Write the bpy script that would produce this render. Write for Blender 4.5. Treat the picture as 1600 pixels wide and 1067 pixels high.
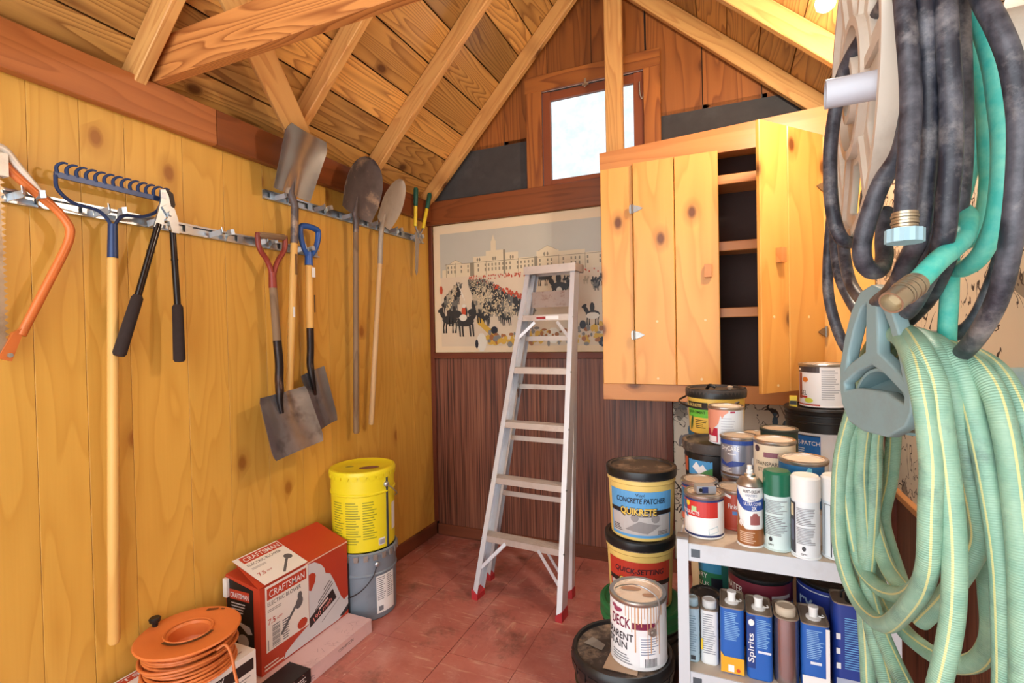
import bpy, bmesh, math, random
from mathutils import Vector, Matrix
random.seed(7)
for o in list(bpy.data.objects): bpy.data.objects.remove(o)
SC = bpy.context.scene
COL = SC.collection

# ------------------------------------------------------------------ camera, world, light, exposure
cam = bpy.data.cameras.new('camera'); cam_o = bpy.data.objects.new('camera', cam); COL.objects.link(cam_o)
cam.sensor_width = 36.0; cam.lens = 17.55; cam.clip_start = 0.02
_r = Vector((.9187, .3944, -.0202)).normalized()
_b = Vector((.3948, -.9187, .0138)); _b = (_b - _r*_b.dot(_r)).normalized()
_u = _b.cross(_r)
cam_o.matrix_world = Matrix(((_r.x, _u.x, _b.x, 1.808), (_r.y, _u.y, _b.y, -2.847), (_r.z, _u.z, _b.z, 1.32), (0, 0, 0, 1)))
SC.camera = cam_o
SC.view_settings.view_transform = 'Standard'; SC.view_settings.look = 'None'
SC.view_settings.gamma = 1.0; SC.view_settings.use_curve_mapping = False
SC.view_settings.exposure = 0.78
W = bpy.data.worlds.new('sky'); SC.world = W; W.use_nodes = True
W.node_tree.nodes['Background'].inputs[0].default_value = (.93, .965, 1.0, 1)
W.node_tree.nodes['Background'].inputs[1].default_value = 2.3
BULB = (2.112, -.97, 2.36)

# ------------------------------------------------------------------ materials
def lin(c):
    return tuple(((v/255.0)/12.92 if v/255.0 <= .04045 else ((v/255.0+.055)/1.055)**2.4) for v in c) + (1.0,)
MATS = {}
def nt(name):
    m = bpy.data.materials.new(name); m.use_nodes = True
    n = m.node_tree.nodes; l = m.node_tree.links
    b = n['Principled BSDF']
    return m, n, l, b
def paint(name, c, rough=.5, metal=0.0, var=.12, scale=9.0, bump=0.0, dirt=None, dirt_amt=.5, dirt_scale=6.0):
    """plain coloured surface with a little mottling and, if asked, patches of dirt"""
    if name in MATS: return MATS[name]
    m, n, l, b = nt(name)
    tc = n.new('ShaderNodeTexCoord')
    no = n.new('ShaderNodeTexNoise'); no.inputs['Scale'].default_value = scale; no.inputs['Detail'].default_value = 5
    l.new(tc.outputs['Object'], no.inputs['Vector'])
    mx = n.new('ShaderNodeMix'); mx.data_type = 'RGBA'
    c1 = lin(c); mx.inputs[6].default_value = tuple(v*(1-var) for v in c1[:3])+(1,); mx.inputs[7].default_value = tuple(min(1, v*(1+var)) for v in c1[:3])+(1,)
    l.new(no.outputs['Fac'], mx.inputs[0]); out = mx.outputs[2]
    if dirt:
        n2 = n.new('ShaderNodeTexNoise'); n2.inputs['Scale'].default_value = dirt_scale; n2.inputs['Detail'].default_value = 8; n2.inputs['Roughness'].default_value = .7
        l.new(tc.outputs['Object'], n2.inputs['Vector'])
        mr = n.new('ShaderNodeMapRange'); mr.inputs[1].default_value = .52; mr.inputs[2].default_value = .68; mr.inputs[3].default_value = 0; mr.inputs[4].default_value = dirt_amt
        l.new(n2.outputs['Fac'], mr.inputs[0])
        m2 = n.new('ShaderNodeMix'); m2.data_type = 'RGBA'; m2.inputs[7].default_value = lin(dirt)
        l.new(mr.outputs[0], m2.inputs[0]); l.new(out, m2.inputs[6]); out = m2.outputs[2]
    l.new(out, b.inputs['Base Color'])
    b.inputs['Roughness'].default_value = rough; b.inputs['Metallic'].default_value = metal
    if bump:
        bp = n.new('ShaderNodeBump'); bp.inputs['Strength'].default_value = bump; bp.inputs['Distance'].default_value = .004
        l.new(no.outputs['Fac'], bp.inputs['Height']); l.new(bp.outputs[0], b.inputs['Normal'])
    MATS[name] = m
    return m
def wood(name, light, dark, ring=14.0, knots=.5, rough=.45, tint=.25, knotc=(92, 48, 18), stretch=.10, contrast=.8, fibre=.25, nscale=5.0, spec=.4):
    """timber: growth rings along the board's own long axis (local x), fibres, knots, a tone per board"""
    if name in MATS: return MATS[name]
    m, n, l, b = nt(name)
    tc = n.new('ShaderNodeTexCoord'); oi = n.new('ShaderNodeObjectInfo')
    off = n.new('ShaderNodeVectorMath'); off.operation = 'SCALE'; off.inputs[0].default_value = (31.0, 17.0, 9.0)
    l.new(oi.outputs['Random'], off.inputs['Scale'])
    ad = n.new('ShaderNodeVectorMath'); ad.operation = 'ADD'
    l.new(tc.outputs['Object'], ad.inputs[0]); l.new(off.outputs[0], ad.inputs[1])
    mp = n.new('ShaderNodeMapping'); mp.inputs['Scale'].default_value = (stretch, 1, 1); l.new(ad.outputs[0], mp.inputs[0])
    no = n.new('ShaderNodeTexNoise'); no.inputs['Scale'].default_value = nscale; no.inputs['Detail'].default_value = 2.0; no.inputs['Roughness'].default_value = .45
    l.new(mp.outputs[0], no.inputs['Vector'])
    # knots
    mk = n.new('ShaderNodeMapping'); mk.inputs['Scale'].default_value = (1.9, 3.0, 1); l.new(ad.outputs[0], mk.inputs[0])
    vo = n.new('ShaderNodeTexVoronoi'); vo.voronoi_dimensions = '2D'; vo.inputs['Scale'].default_value = 1.6; l.new(mk.outputs[0], vo.inputs['Vector'])
    kr = n.new('ShaderNodeMapRange'); kr.inputs[1].default_value = .055; kr.inputs[2].default_value = .115; kr.inputs[3].default_value = 1; kr.inputs[4].default_value = 0
    l.new(vo.outputs['Distance'], kr.inputs[0])
    sp = n.new('ShaderNodeSeparateColor'); l.new(vo.outputs['Color'], sp.inputs[0])
    gt = n.new('ShaderNodeMath'); gt.operation = 'LESS_THAN'; gt.inputs[1].default_value = knots; l.new(sp.outputs[0], gt.inputs[0])
    km = n.new('ShaderNodeMath'); km.operation = 'MULTIPLY'; l.new(kr.outputs[0], km.inputs[0]); l.new(gt.outputs[0], km.inputs[1])
    ks = n.new('ShaderNodeMath'); ks.operation = 'MULTIPLY_ADD'; ks.inputs[1].default_value = .12
    l.new(km.outputs[0], ks.inputs[0]); l.new(no.outputs['Fac'], ks.inputs[2])
    rg = n.new('ShaderNodeMath'); rg.operation = 'MULTIPLY'; rg.inputs[1].default_value = ring; l.new(ks.outputs[0], rg.inputs[0])
    fr = n.new('ShaderNodeMath'); fr.operation = 'FRACT'; l.new(rg.outputs[0], fr.inputs[0])
    cr = n.new('ShaderNodeValToRGB'); e = cr.color_ramp.elements
    e[0].position = 0; e[0].color = (0, 0, 0, 1); e[1].position = 1; e[1].color = (0, 0, 0, 1)
    for p, v in ((.35, .1), (.72, .55), (.9, 1.0)):
        q = e.new(p); q.color = (v, v, v, 1)
    l.new(fr.outputs[0], cr.inputs[0])
    mf = n.new('ShaderNodeMapping'); mf.inputs['Scale'].default_value = (4, 160, 160); l.new(ad.outputs[0], mf.inputs[0])
    nf = n.new('ShaderNodeTexNoise'); nf.inputs['Scale'].default_value = 1; nf.inputs['Detail'].default_value = 2; l.new(mf.outputs[0], nf.inputs['Vector'])
    s1 = n.new('ShaderNodeMath'); s1.operation = 'MULTIPLY'; s1.inputs[1].default_value = contrast; l.new(cr.outputs[0], s1.inputs[0])
    s2 = n.new('ShaderNodeMath'); s2.operation = 'MULTIPLY_ADD'; s2.inputs[1].default_value = fibre; s2.use_clamp = True; l.new(nf.outputs['Fac'], s2.inputs[0]); l.new(s1.outputs[0], s2.inputs[2])
    mx = n.new('ShaderNodeMix'); mx.data_type = 'RGBA'; mx.inputs[6].default_value = lin(light); mx.inputs[7].default_value = lin(dark); l.new(s2.outputs[0], mx.inputs[0])
    # blotchy tone within and between boards
    nb = n.new('ShaderNodeTexNoise'); nb.inputs['Scale'].default_value = 1.7; nb.inputs['Detail'].default_value = 3; l.new(mp.outputs[0], nb.inputs['Vector'])
    va = n.new('ShaderNodeMath'); va.operation = 'ADD'; l.new(nb.outputs['Fac'], va.inputs[0]); l.new(oi.outputs['Random'], va.inputs[1])
    vr = n.new('ShaderNodeMapRange'); vr.inputs[1].default_value = .42; vr.inputs[2].default_value = 1.48; vr.inputs[3].default_value = 1-tint; vr.inputs[4].default_value = 1+tint; l.new(va.outputs[0], vr.inputs[0])
    hs = n.new('ShaderNodeHueSaturation'); l.new(vr.outputs[0], hs.inputs['Value']); l.new(mx.outputs[2], hs.inputs['Color'])
    mk2 = n.new('ShaderNodeMix'); mk2.data_type = 'RGBA'; mk2.inputs[7].default_value = lin(knotc)
    kk = n.new('ShaderNodeMath'); kk.operation = 'MULTIPLY'; kk.inputs[1].default_value = .85; l.new(km.outputs[0], kk.inputs[0])
    hl = n.new('ShaderNodeMapRange'); hl.inputs[1].default_value = .09; hl.inputs[2].default_value = .24; hl.inputs[3].default_value = .45; hl.inputs[4].default_value = 0; l.new(vo.outputs['Distance'], hl.inputs[0])
    hm = n.new('ShaderNodeMath'); hm.operation = 'MULTIPLY'; l.new(hl.outputs[0], hm.inputs[0]); l.new(gt.outputs[0], hm.inputs[1])
    mh = n.new('ShaderNodeMix'); mh.data_type = 'RGBA'; mh.inputs[7].default_value = lin(tuple((a+b_)/2 for a, b_ in zip(dark, knotc))); l.new(hm.outputs[0], mh.inputs[0]); l.new(hs.outputs[0], mh.inputs[6])
    l.new(kk.outputs[0], mk2.inputs[0]); l.new(mh.outputs[2], mk2.inputs[6])
    l.new(mk2.outputs[2], b.inputs['Base Color'])
    b.inputs['Roughness'].default_value = rough; b.inputs['Specular IOR Level'].default_value = spec
    bp = n.new('ShaderNodeBump'); bp.inputs['Strength'].default_value = .12; bp.inputs['Distance'].default_value = .002
    l.new(s2.outputs[0], bp.inputs['Height']); l.new(bp.outputs[0], b.inputs['Normal'])
    MATS[name] = m
    return m
def emit(name, c, s):
    m, n, l, b = nt(name); b.inputs['Base Color'].default_value = lin(c); b.inputs['Emission Color'].default_value = lin(c); b.inputs['Emission Strength'].default_value = s
    MATS[name] = m; return m
def c_(r, g, b_, rough=.42, metal=0.0):
    """print / plastic colour by value"""
    return paint('col_%d_%d_%d_%d' % (r, g, b_, int(metal*10)), (r, g, b_), rough, metal, var=.05)

M_PINE = wood('pine_panel', (216, 166, 74), (188, 132, 46), ring=14, knots=.2, rough=.42, tint=.07, contrast=.36, fibre=.22, knotc=(150, 90, 32), stretch=.16)
M_ROOF = wood('roof_board', (214, 162, 88), (122, 68, 30), ring=30, knots=.16, rough=.34, tint=.42, contrast=.62, knotc=(80, 40, 14))
M_RAFT = wood('rafter_fir', (210, 160, 94), (176, 116, 60), ring=16, knots=.25, rough=.5, tint=.12, contrast=.55, nscale=7)
M_BEAM = wood('beam_fir', (200, 134, 72), (136, 76, 34), ring=30, knots=.1, rough=.45, tint=.12, contrast=.8, nscale=6)
M_PLATE = wood('plate_redwood', (168, 102, 54), (134, 74, 36), ring=14, knots=.1, rough=.42, tint=.16, contrast=.5)
M_PLATE2 = wood('plate_redwood_dark', (138, 76, 38), (102, 52, 22), ring=14, knots=.1, rough=.38, tint=.1, contrast=.5)
M_GABLE = wood('gable_board', (154, 92, 42), (100, 52, 22), ring=18, knots=.2, rough=.42, tint=.2, contrast=.6)
M_FRAMEW = wood('window_frame_wood', (176, 106, 46), (118, 60, 24), ring=12, knots=.25, rough=.5, tint=.15, contrast=.7)
M_SASH = wood('window_sash_wood', (140, 74, 40), (110, 52, 26), ring=6, knots=0, rough=.5, tint=.08, contrast=.4)
M_CAB = wood('knotty_pine_cabinet', (226, 166, 86), (204, 132, 56), ring=6, knots=.5, rough=.33, tint=.07, contrast=.45, knotc=(88, 44, 26), fibre=.12, stretch=.2)
M_CABR = wood('cabinet_rail_wood', (204, 140, 80), (178, 108, 54), ring=7, knots=.05, rough=.38, tint=.06, contrast=.5)
M_TRIM = wood('trim_redwood', (116, 58, 36), (84, 36, 20), ring=7, knots=.1, rough=.45, tint=.1, contrast=.5)
M_BASEB = wood('baseboard_wood', (132, 72, 46), (84, 44, 26), ring=8, knots=.25, rough=.55, tint=.2, contrast=.6)
M_ASH = wood('handle_ash', (224, 178, 102), (206, 152, 76), ring=6, knots=0, rough=.45, tint=.06, contrast=.45, fibre=.3, nscale=9)
M_ASHOLD = wood('handle_weathered', (150, 122, 92), (108, 84, 60), ring=8, knots=0, rough=.7, tint=.1, contrast=.5, fibre=.6, nscale=9)
M_ASHPALE = wood('handle_pale', (212, 176, 128), (186, 144, 94), ring=6, knots=0, rough=.55, tint=.08, contrast=.5, fibre=.4, nscale=9)
M_PLY = wood('cut_plywood', (206, 148, 96), (186, 124, 74), ring=5, knots=0, rough=.6, tint=.05, contrast=.4)

def wainscot():
    """dark printed panelling with close vertical grooves"""
    m, n, l, b = nt('dark_panelling')
    tc = n.new('ShaderNodeTexCoord')
    sx = n.new('ShaderNodeSeparateXYZ'); l.new(tc.outputs['Object'], sx.inputs[0])
    a = n.new('ShaderNodeMath'); a.operation = 'ADD'; l.new(sx.outputs[0], a.inputs[0]); l.new(sx.outputs[1], a.inputs[1])
    cb = n.new('ShaderNodeCombineXYZ'); l.new(a.outputs[0], cb.inputs[0])
    zz = n.new('ShaderNodeMath'); zz.operation = 'MULTIPLY'; zz.inputs[1].default_value = .012; l.new(sx.outputs[2], zz.inputs[0]); l.new(zz.outputs[0], cb.inputs[1])
    no = n.new('ShaderNodeTexNoise'); no.inputs['Scale'].default_value = 130; no.inputs['Detail'].default_value = 2; l.new(cb.outputs[0], no.inputs['Vector'])
    nb = n.new('ShaderNodeTexNoise'); nb.inputs['Scale'].default_value = 5; nb.inputs['Detail'].default_value = 2; l.new(cb.outputs[0], nb.inputs['Vector'])
    ad = n.new('ShaderNodeMath'); ad.operation = 'MULTIPLY_ADD'; ad.inputs[1].default_value = .4; l.new(nb.outputs['Fac'], ad.inputs[0]); l.new(no.outputs['Fac'], ad.inputs[2])
    cr = n.new('ShaderNodeValToRGB'); e = cr.color_ramp.elements
    e[0].position = .55; e[0].color = lin((66, 38, 28)); e[1].position = .85; e[1].color = lin((144, 92, 68))
    q = e.new(.66); q.color = lin((110, 64, 48))
    l.new(ad.outputs[0], cr.inputs[0]); l.new(cr.outputs[0], b.inputs['Base Color']); b.inputs['Roughness'].default_value = .45
    bp = n.new('ShaderNodeBump'); bp.inputs['Strength'].default_value = .3; bp.inputs['Distance'].default_value = .003; l.new(no.outputs['Fac'], bp.inputs['Height']); l.new(bp.outputs[0], b.inputs['Normal'])
    return m
M_WAIN = wainscot()
def toile():
    """cream wallpaper with line drawings in dark ink and grey wash"""
    m, n, l, b = nt('toile_wallpaper')
    tc = n.new('ShaderNodeTexCoord')
    def noise(s, d, r=.5, dist=0.0):
        k = n.new('ShaderNodeTexNoise'); k.inputs['Scale'].default_value = s; k.inputs['Detail'].default_value = d; k.inputs['Roughness'].default_value = r; k.inputs['Distortion'].default_value = dist
        l.new(tc.outputs['Object'], k.inputs['Vector']); return k.outputs['Fac']
    def mth(op, a, bb):
        k = n.new('ShaderNodeMath'); k.operation = op
        for i, v in enumerate((a, bb)):
            if isinstance(v, (int, float)): k.inputs[i].default_value = v
            else: l.new(v, k.inputs[i])
        return k.outputs[0]
    lines = mth('LESS_THAN', mth('ABSOLUTE', mth('SUBTRACT', mth('FRACT', mth('MULTIPLY', noise(8, 3, .5, .5), 7.0), 0), .5), 0), .055)
    where = mth('GREATER_THAN', noise(3.2, 2), .46)
    ink = mth('MULTIPLY', lines, where)
    wash = mth('MULTIPLY', mth('GREATER_THAN', noise(6, 3, .6), .60), where)
    m1 = n.new('ShaderNodeMix'); m1.data_type = 'RGBA'; m1.inputs[6].default_value = lin((214, 206, 186)); m1.inputs[7].default_value = lin((140, 134, 122)); l.new(wash, m1.inputs[0])
    m2 = n.new('ShaderNodeMix'); m2.data_type = 'RGBA'; m2.inputs[7].default_value = lin((58, 52, 50)); l.new(ink, m2.inputs[0]); l.new(m1.outputs[2], m2.inputs[6])
    l.new(m2.outputs[2], b.inputs['Base Color']); b.inputs['Roughness'].default_value = .75
    return m
M_TOILE = toile()
def floor_mat():
    """red vinyl tile with cream streaks along the tile's own x, scuffs and black grime"""
    m, n, l, b = nt('red_vinyl_tile')
    tc = n.new('ShaderNodeTexCoord'); oi = n.new('ShaderNodeObjectInfo'); geo = n.new('ShaderNodeNewGeometry')
    off = n.new('ShaderNodeVectorMath'); off.operation = 'SCALE'; off.inputs[0].default_value = (23.0, 41.0, 0.0); l.new(oi.outputs['Random'], off.inputs['Scale'])
    ad = n.new('ShaderNodeVectorMath'); ad.operation = 'ADD'; l.new(tc.outputs['Object'], ad.inputs[0]); l.new(off.outputs[0], ad.inputs[1])
    def streak(sx, sy, lo, hi):
        mp = n.new('ShaderNodeMapping'); mp.inputs['Scale'].default_value = (sx, sy, 1); l.new(ad.outputs[0], mp.inputs[0])
        k = n.new('ShaderNodeTexNoise'); k.inputs['Scale'].default_value = 1; k.inputs['Detail'].default_value = 3; l.new(mp.outputs[0], k.inputs['Vector'])
        r = n.new('ShaderNodeMapRange'); r.inputs[1].default_value = lo; r.inputs[2].default_value = hi; l.new(k.outputs['Fac'], r.inputs[0]); return r.outputs[0]
    def world_noise(s, lo, hi, d=6, r_=.65):
        k = n.new('ShaderNodeTexNoise'); k.inputs['Scale'].default_value = s; k.inputs['Detail'].default_value = d; k.inputs['Roughness'].default_value = r_; l.new(geo.outputs['Position'], k.inputs['Vector'])
        r = n.new('ShaderNodeMapRange'); r.inputs[1].default_value = lo; r.inputs[2].default_value = hi; l.new(k.outputs['Fac'], r.inputs[0]); return r.outputs[0]
    def mix(f, a, c, amt=1.0):
        k = n.new('ShaderNodeMix'); k.data_type = 'RGBA'
        if amt != 1.0:
            q = n.new('ShaderNodeMath'); q.operation = 'MULTIPLY'; q.inputs[1].default_value = amt; l.new(f, q.inputs[0]); f = q.outputs[0]
        l.new(f, k.inputs[0])
        if isinstance(a, tuple): k.inputs[6].default_value = a
        else: l.new(a, k.inputs[6])
        k.inputs[7].default_value = c; return k.outputs[2]
    col = mix(world_noise(3.0, .3, .7), lin((194, 120, 106)), lin((164, 92, 82)))
    col = mix(world_noise(9.0, .45, .75), col, lin((196, 138, 124)), .6)
    col = mix(streak(6, 45, .60, .72), col, lin((212, 172, 146)), .6)
    col = mix(streak(14, 110, .64, .74), col, lin((222, 190, 165)), .5)
    col = mix(world_noise(4.0, .52, .72, 9, .75), col, lin((70, 50, 40)), .8)
    col = mix(world_noise(26.0, .66, .76, 4), col, lin((228, 205, 190)), .7)
    col = mix(world_noise(2.2, .55, .75, 9, .8), col, lin((214, 168, 156)), .55)
    l.new(col, b.inputs['Base Color']); b.inputs['Roughness'].default_value = .42
    return m
M_FLOOR = floor_mat()
M_GROUT = paint('floor_bedding', (48, 34, 28), .9)
M_DARK = paint('dark_backing', (22, 16, 12), .9)
M_TAR = paint('tar_paper', (62, 58, 56), .8, var=.3, scale=14, dirt=(96, 92, 88), dirt_amt=.25)
M_GALV = paint('galvanised_steel', (186, 194, 200), .32, .9, var=.12, scale=30)
M_STEEL = paint('shovel_steel', (150, 150, 156), .26, .85, var=.45, scale=10, dirt=(74, 66, 66), dirt_amt=.8, dirt_scale=7)
M_STEELB = paint('bright_shovel_steel', (168, 168, 170), .24, .9, var=.4, scale=7, dirt=(64, 60, 60), dirt_amt=.75, dirt_scale=5)
M_STEELR = paint('caked_shovel_steel', (92, 82, 80), .5, .45, var=.5, scale=16, dirt=(176, 150, 124), dirt_amt=.8, dirt_scale=8)
M_STEELP = paint('dusty_grey_steel', (168, 156, 140), .6, .35, var=.15, scale=12, dirt=(120, 112, 100), dirt_amt=.4)
M_BLKIRON = paint('black_socket', (40, 30, 28), .35, .5, var=.3, scale=22, dirt=(120, 80, 60), dirt_amt=.35)
M_ALU = paint('ladder_aluminium', (216, 220, 226), .36, .5, var=.08, scale=12, dirt=(150, 120, 104), dirt_amt=.18)
M_ALUW = paint('ladder_step_worn', (200, 188, 178), .42, .45, var=.1, scale=20, dirt=(150, 112, 92), dirt_amt=.35)
M_RED = paint('ladder_foot_red', (176, 44, 50), .5)
M_LABELW = c_(236, 236, 234); M_BLACK = paint('black_plastic', (22, 22, 24), .38, 0, var=.15, dirt=(92, 84, 76), dirt_amt=.25)
M_FOAM = paint('foam_grip', (44, 32, 28), .95, 0, var=.25, scale=60, bump=.4)
M_BRASS = paint('brass_fitting', (188, 174, 150), .32, .85, var=.15, scale=30)
M_TIN = paint('tin_can_metal', (186, 182, 176), .28, .9, var=.1, scale=20, dirt=(150, 130, 110), dirt_amt=.3)
M_LIDDUST = paint('dusty_lid', (190, 170, 148), .6, .25, var=.15, scale=18, dirt=(140, 112, 90), dirt_amt=.5, dirt_scale=10)
M_LIDBLK = paint('dusty_black_lid', (62, 54, 50), .6, 0, var=.3, scale=14, dirt=(158, 138, 118), dirt_amt=.8, dirt_scale=9)
M_LIDCREAM = paint('pale_stained_lid', (228, 212, 194), .5, .1, var=.06, scale=18, dirt=(176, 134, 108), dirt_amt=.5, dirt_scale=16)
M_BLKRIM = paint('black_rim', (24, 26, 28), .35, 0, var=.15, scale=20)
def hose_mat(name, c1, c2, stripe=None, ribs=0, dirt=None):
    m, n, l, b = nt(name)
    uv = n.new('ShaderNodeUVMap'); tc = n.new('ShaderNodeTexCoord')
    k = n.new('ShaderNodeTexNoise'); k.inputs['Scale'].default_value = 26; k.inputs['Detail'].default_value = 6; k.inputs['Roughness'].default_value = .65; l.new(tc.outputs['Object'], k.inputs['Vector'])
    r = n.new('ShaderNodeMapRange'); r.inputs[1].default_value = .4; r.inputs[2].default_value = .7; l.new(k.outputs['Fac'], r.inputs[0])
    mx = n.new('ShaderNodeMix'); mx.data_type = 'RGBA'; mx.inputs[6].default_value = lin(c1); mx.inputs[7].default_value = lin(c2); l.new(r.outputs[0], mx.inputs[0]); col = mx.outputs[2]
    sp = n.new('ShaderNodeSeparateXYZ'); l.new(uv.outputs[0], sp.inputs[0])
    if dirt:
        k2 = n.new('ShaderNodeTexNoise'); k2.inputs['Scale'].default_value = 11; k2.inputs['Detail'].default_value = 8; k2.inputs['Roughness'].default_value = .7; l.new(tc.outputs['Object'], k2.inputs['Vector'])
        r2 = n.new('ShaderNodeMapRange'); r2.inputs[1].default_value = .54; r2.inputs[2].default_value = .72; r2.inputs[4].default_value = .8; l.new(k2.outputs['Fac'], r2.inputs[0])
        m3 = n.new('ShaderNodeMix'); m3.data_type = 'RGBA'; m3.inputs[7].default_value = lin(dirt); l.new(r2.outputs[0], m3.inputs[0]); l.new(col, m3.inputs[6]); col = m3.outputs[2]
    if stripe:
        # thin raised colour stripes running along the hose (v goes round it)
        f1 = n.new('ShaderNodeMath'); f1.operation = 'MULTIPLY'; f1.inputs[1].default_value = 3.0; l.new(sp.outputs[1], f1.inputs[0])
        f2 = n.new('ShaderNodeMath'); f2.operation = 'FRACT'; l.new(f1.outputs[0], f2.inputs[0])
        lt = n.new('ShaderNodeMath'); lt.operation = 'LESS_THAN'; lt.inputs[1].default_value = .10; l.new(f2.outputs[0], lt.inputs[0])
        m2 = n.new('ShaderNodeMix'); m2.data_type = 'RGBA'; m2.inputs[7].default_value = lin(stripe); l.new(lt.outputs[0], m2.inputs[0]); l.new(col, m2.inputs[6]); col = m2.outputs[2]
    l.new(col, b.inputs['Base Color']); b.inputs['Roughness'].default_value = .45
    bp = n.new('ShaderNodeBump'); bp.inputs['Strength'].default_value = .25; bp.inputs['Distance'].default_value = .002
    if ribs:
        w = n.new('ShaderNodeMath'); w.operation = 'MULTIPLY'; w.inputs[1].default_value = ribs; l.new(sp.outputs[0], w.inputs[0])
        s = n.new('ShaderNodeMath'); s.operation = 'SINE'; l.new(w.outputs[0], s.inputs[0]); l.new(s.outputs[0], bp.inputs['Height'])
    else: l.new(k.outputs['Fac'], bp.inputs['Height'])
    l.new(bp.outputs[0], b.inputs['Normal'])
    return m
M_HBLACK = hose_mat('black_rubber_hose', (34, 36, 46), (92, 92, 100), dirt=(146, 140, 138))
M_HTEAL = hose_mat('teal_vinyl_hose', (64, 186, 172), (128, 214, 190))
M_HGREEN = hose_mat('green_ribbed_hose', (126, 168, 146), (152, 186, 160), stripe=(204, 202, 140), ribs=1900, dirt=(82, 110, 104))
M_CORD = hose_mat('orange_cord', (196, 104, 48), (214, 124, 62))
M_PAPER = paint('poster_paper', (226, 204, 168), .8, var=.05)

# ------------------------------------------------------------------ geometry helpers
def V(*a): return Vector(a if len(a) > 1 else a[0])
def tag(o, label=None, cat=None, group=None, kind=None):
    if label: o['label'] = label
    if cat: o['category'] = cat
    if group: o['group'] = group
    if kind: o['kind'] = kind
    return o
def thing(name, label, cat, loc=(0, 0, 0), rz=0.0, group=None):
    o = bpy.data.objects.new(name, None); COL.objects.link(o); o.empty_display_size = .05
    o.location = loc; o.rotation_euler = (0, 0, rz)
    return tag(o, label, cat, group)
def obj(name, verts, faces, mat, parent=None, smooth=False, uvs=None, mw=None):
    me = bpy.data.meshes.new(name); me.from_pydata([tuple(v) for v in verts], [], faces)
    me.validate(clean_customdata=False); me.update()
    if mat: me.materials.append(mat)
    if uvs:
        ul = me.uv_layers.new(name='UVMap')
        for p in me.polygons:
            for li in p.loop_indices: ul.data[li].uv = uvs[p.index][li-p.loop_start]
    if smooth:
        for p in me.polygons: p.use_smooth = True
        try: me.set_sharp_from_angle(angle=math.radians(smooth if smooth > 1 else 40))
        except Exception: pass
    o = bpy.data.objects.new(name, me); COL.objects.link(o)
    if parent: o.parent = parent
    if mw is not None: o.matrix_local = mw
    return o
class MB:
    """collects shapes that form ONE part"""
    def __init__(s): s.v = []; s.f = []
    def add(s, verts, faces):
        k = len(s.v); s.v += [Vector(v) for v in verts]; s.f += [tuple(i+k for i in f) for f in faces]; return s
    def box(s, x0, x1, y0, y1, z0, z1):
        return s.add([(x0,y0,z0),(x1,y0,z0),(x1,y1,z0),(x0,y1,z0),(x0,y0,z1),(x1,y0,z1),(x1,y1,z1),(x0,y1,z1)],
                     [(0,3,2,1),(4,5,6,7),(0,1,5,4),(1,2,6,5),(2,3,7,6),(3,0,4,7)])
    def ext(s, prof, p0, p1, adir, s0=1.0, s1=1.0):
        """extrude a closed 2D profile from p0 to p1; profile x along adir"""
        p0 = Vector(p0); p1 = Vector(p1); t = (p1-p0).normalized(); a = Vector(adir); a = (a-t*a.dot(t)).normalized(); bb = t.cross(a)
        n = len(prof)
        vs = [p0+a*(q[0]*s0)+bb*(q[1]*s0) for q in prof]+[p1+a*(q[0]*s1)+bb*(q[1]*s1) for q in prof]
        fs = [(i, (i+1) % n, n+(i+1) % n, n+i) for i in range(n)]+[tuple(reversed(range(n))), tuple(range(n, 2*n))]
        return s.add(vs, fs)
    def bar(s, p0, p1, w, h, adir):
        return s.ext([(-w/2,-h/2),(w/2,-h/2),(w/2,h/2),(-w/2,h/2)], p0, p1, adir)
    def rod(s, p0, p1, r, r1=None, n=12):
        d = (Vector(p1)-Vector(p0)); a = Vector((0,0,1)) if abs(d.normalized().z) < .9 else Vector((1,0,0))
        return s.ext([(math.cos(2*math.pi*i/n)*r, math.sin(2*math.pi*i/n)*r) for i in range(n)], p0, p1, a, 1.0, 1.0 if r1 is None else r1/r)
    def lathe(s, prof, n=40, c=(0,0,0), caps=True):
        """revolve (r,z) profile round z"""
        k = len(s.v); m = len(prof)
        for (r, z) in prof:
            for i in range(n):
                a = 2*math.pi*i/n; s.v.append(Vector((c[0]+r*math.cos(a), c[1]+r*math.sin(a), c[2]+z)))
        for j in range(m-1):
            for i in range(n):
                s.f.append((k+j*n+i, k+j*n+(i+1) % n, k+(j+1)*n+(i+1) % n, k+(j+1)*n+i))
        if caps and prof[0][0] > 1e-5: s.f.append(tuple(k+i for i in reversed(range(n))))
        if caps and prof[-1][0] > 1e-5: s.f.append(tuple(k+(m-1)*n+i for i in range(n)))
        return s
    def sphere(s, c, r, sc=(1,1,1), n=14, m=8):
        k = len(s.v)
        for j in range(m+1):
            t = math.pi*j/m
            for i in range(n):
                a = 2*math.pi*i/n; s.v.append(Vector((c[0]+r*sc[0]*math.sin(t)*math.cos(a), c[1]+r*sc[1]*math.sin(t)*math.sin(a), c[2]+r*sc[2]*math.cos(t))))
        for j in range(m):
            for i in range(n): s.f.append((k+j*n+i, k+(j+1)*n+i, k+(j+1)*n+(i+1) % n, k+j*n+(i+1) % n))
        return s
    def tube(s, pts, r, n=10, res=6, closed=False, rfun=None, cap=True):
        v, f, _ = sweep(pts, r, n, res, rfun); return s.add(v, f)
    def build(s, name, mat, parent=None, smooth=False, mw=None): return obj(name, s.v, s.f, mat, parent, smooth, None, mw)
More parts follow.
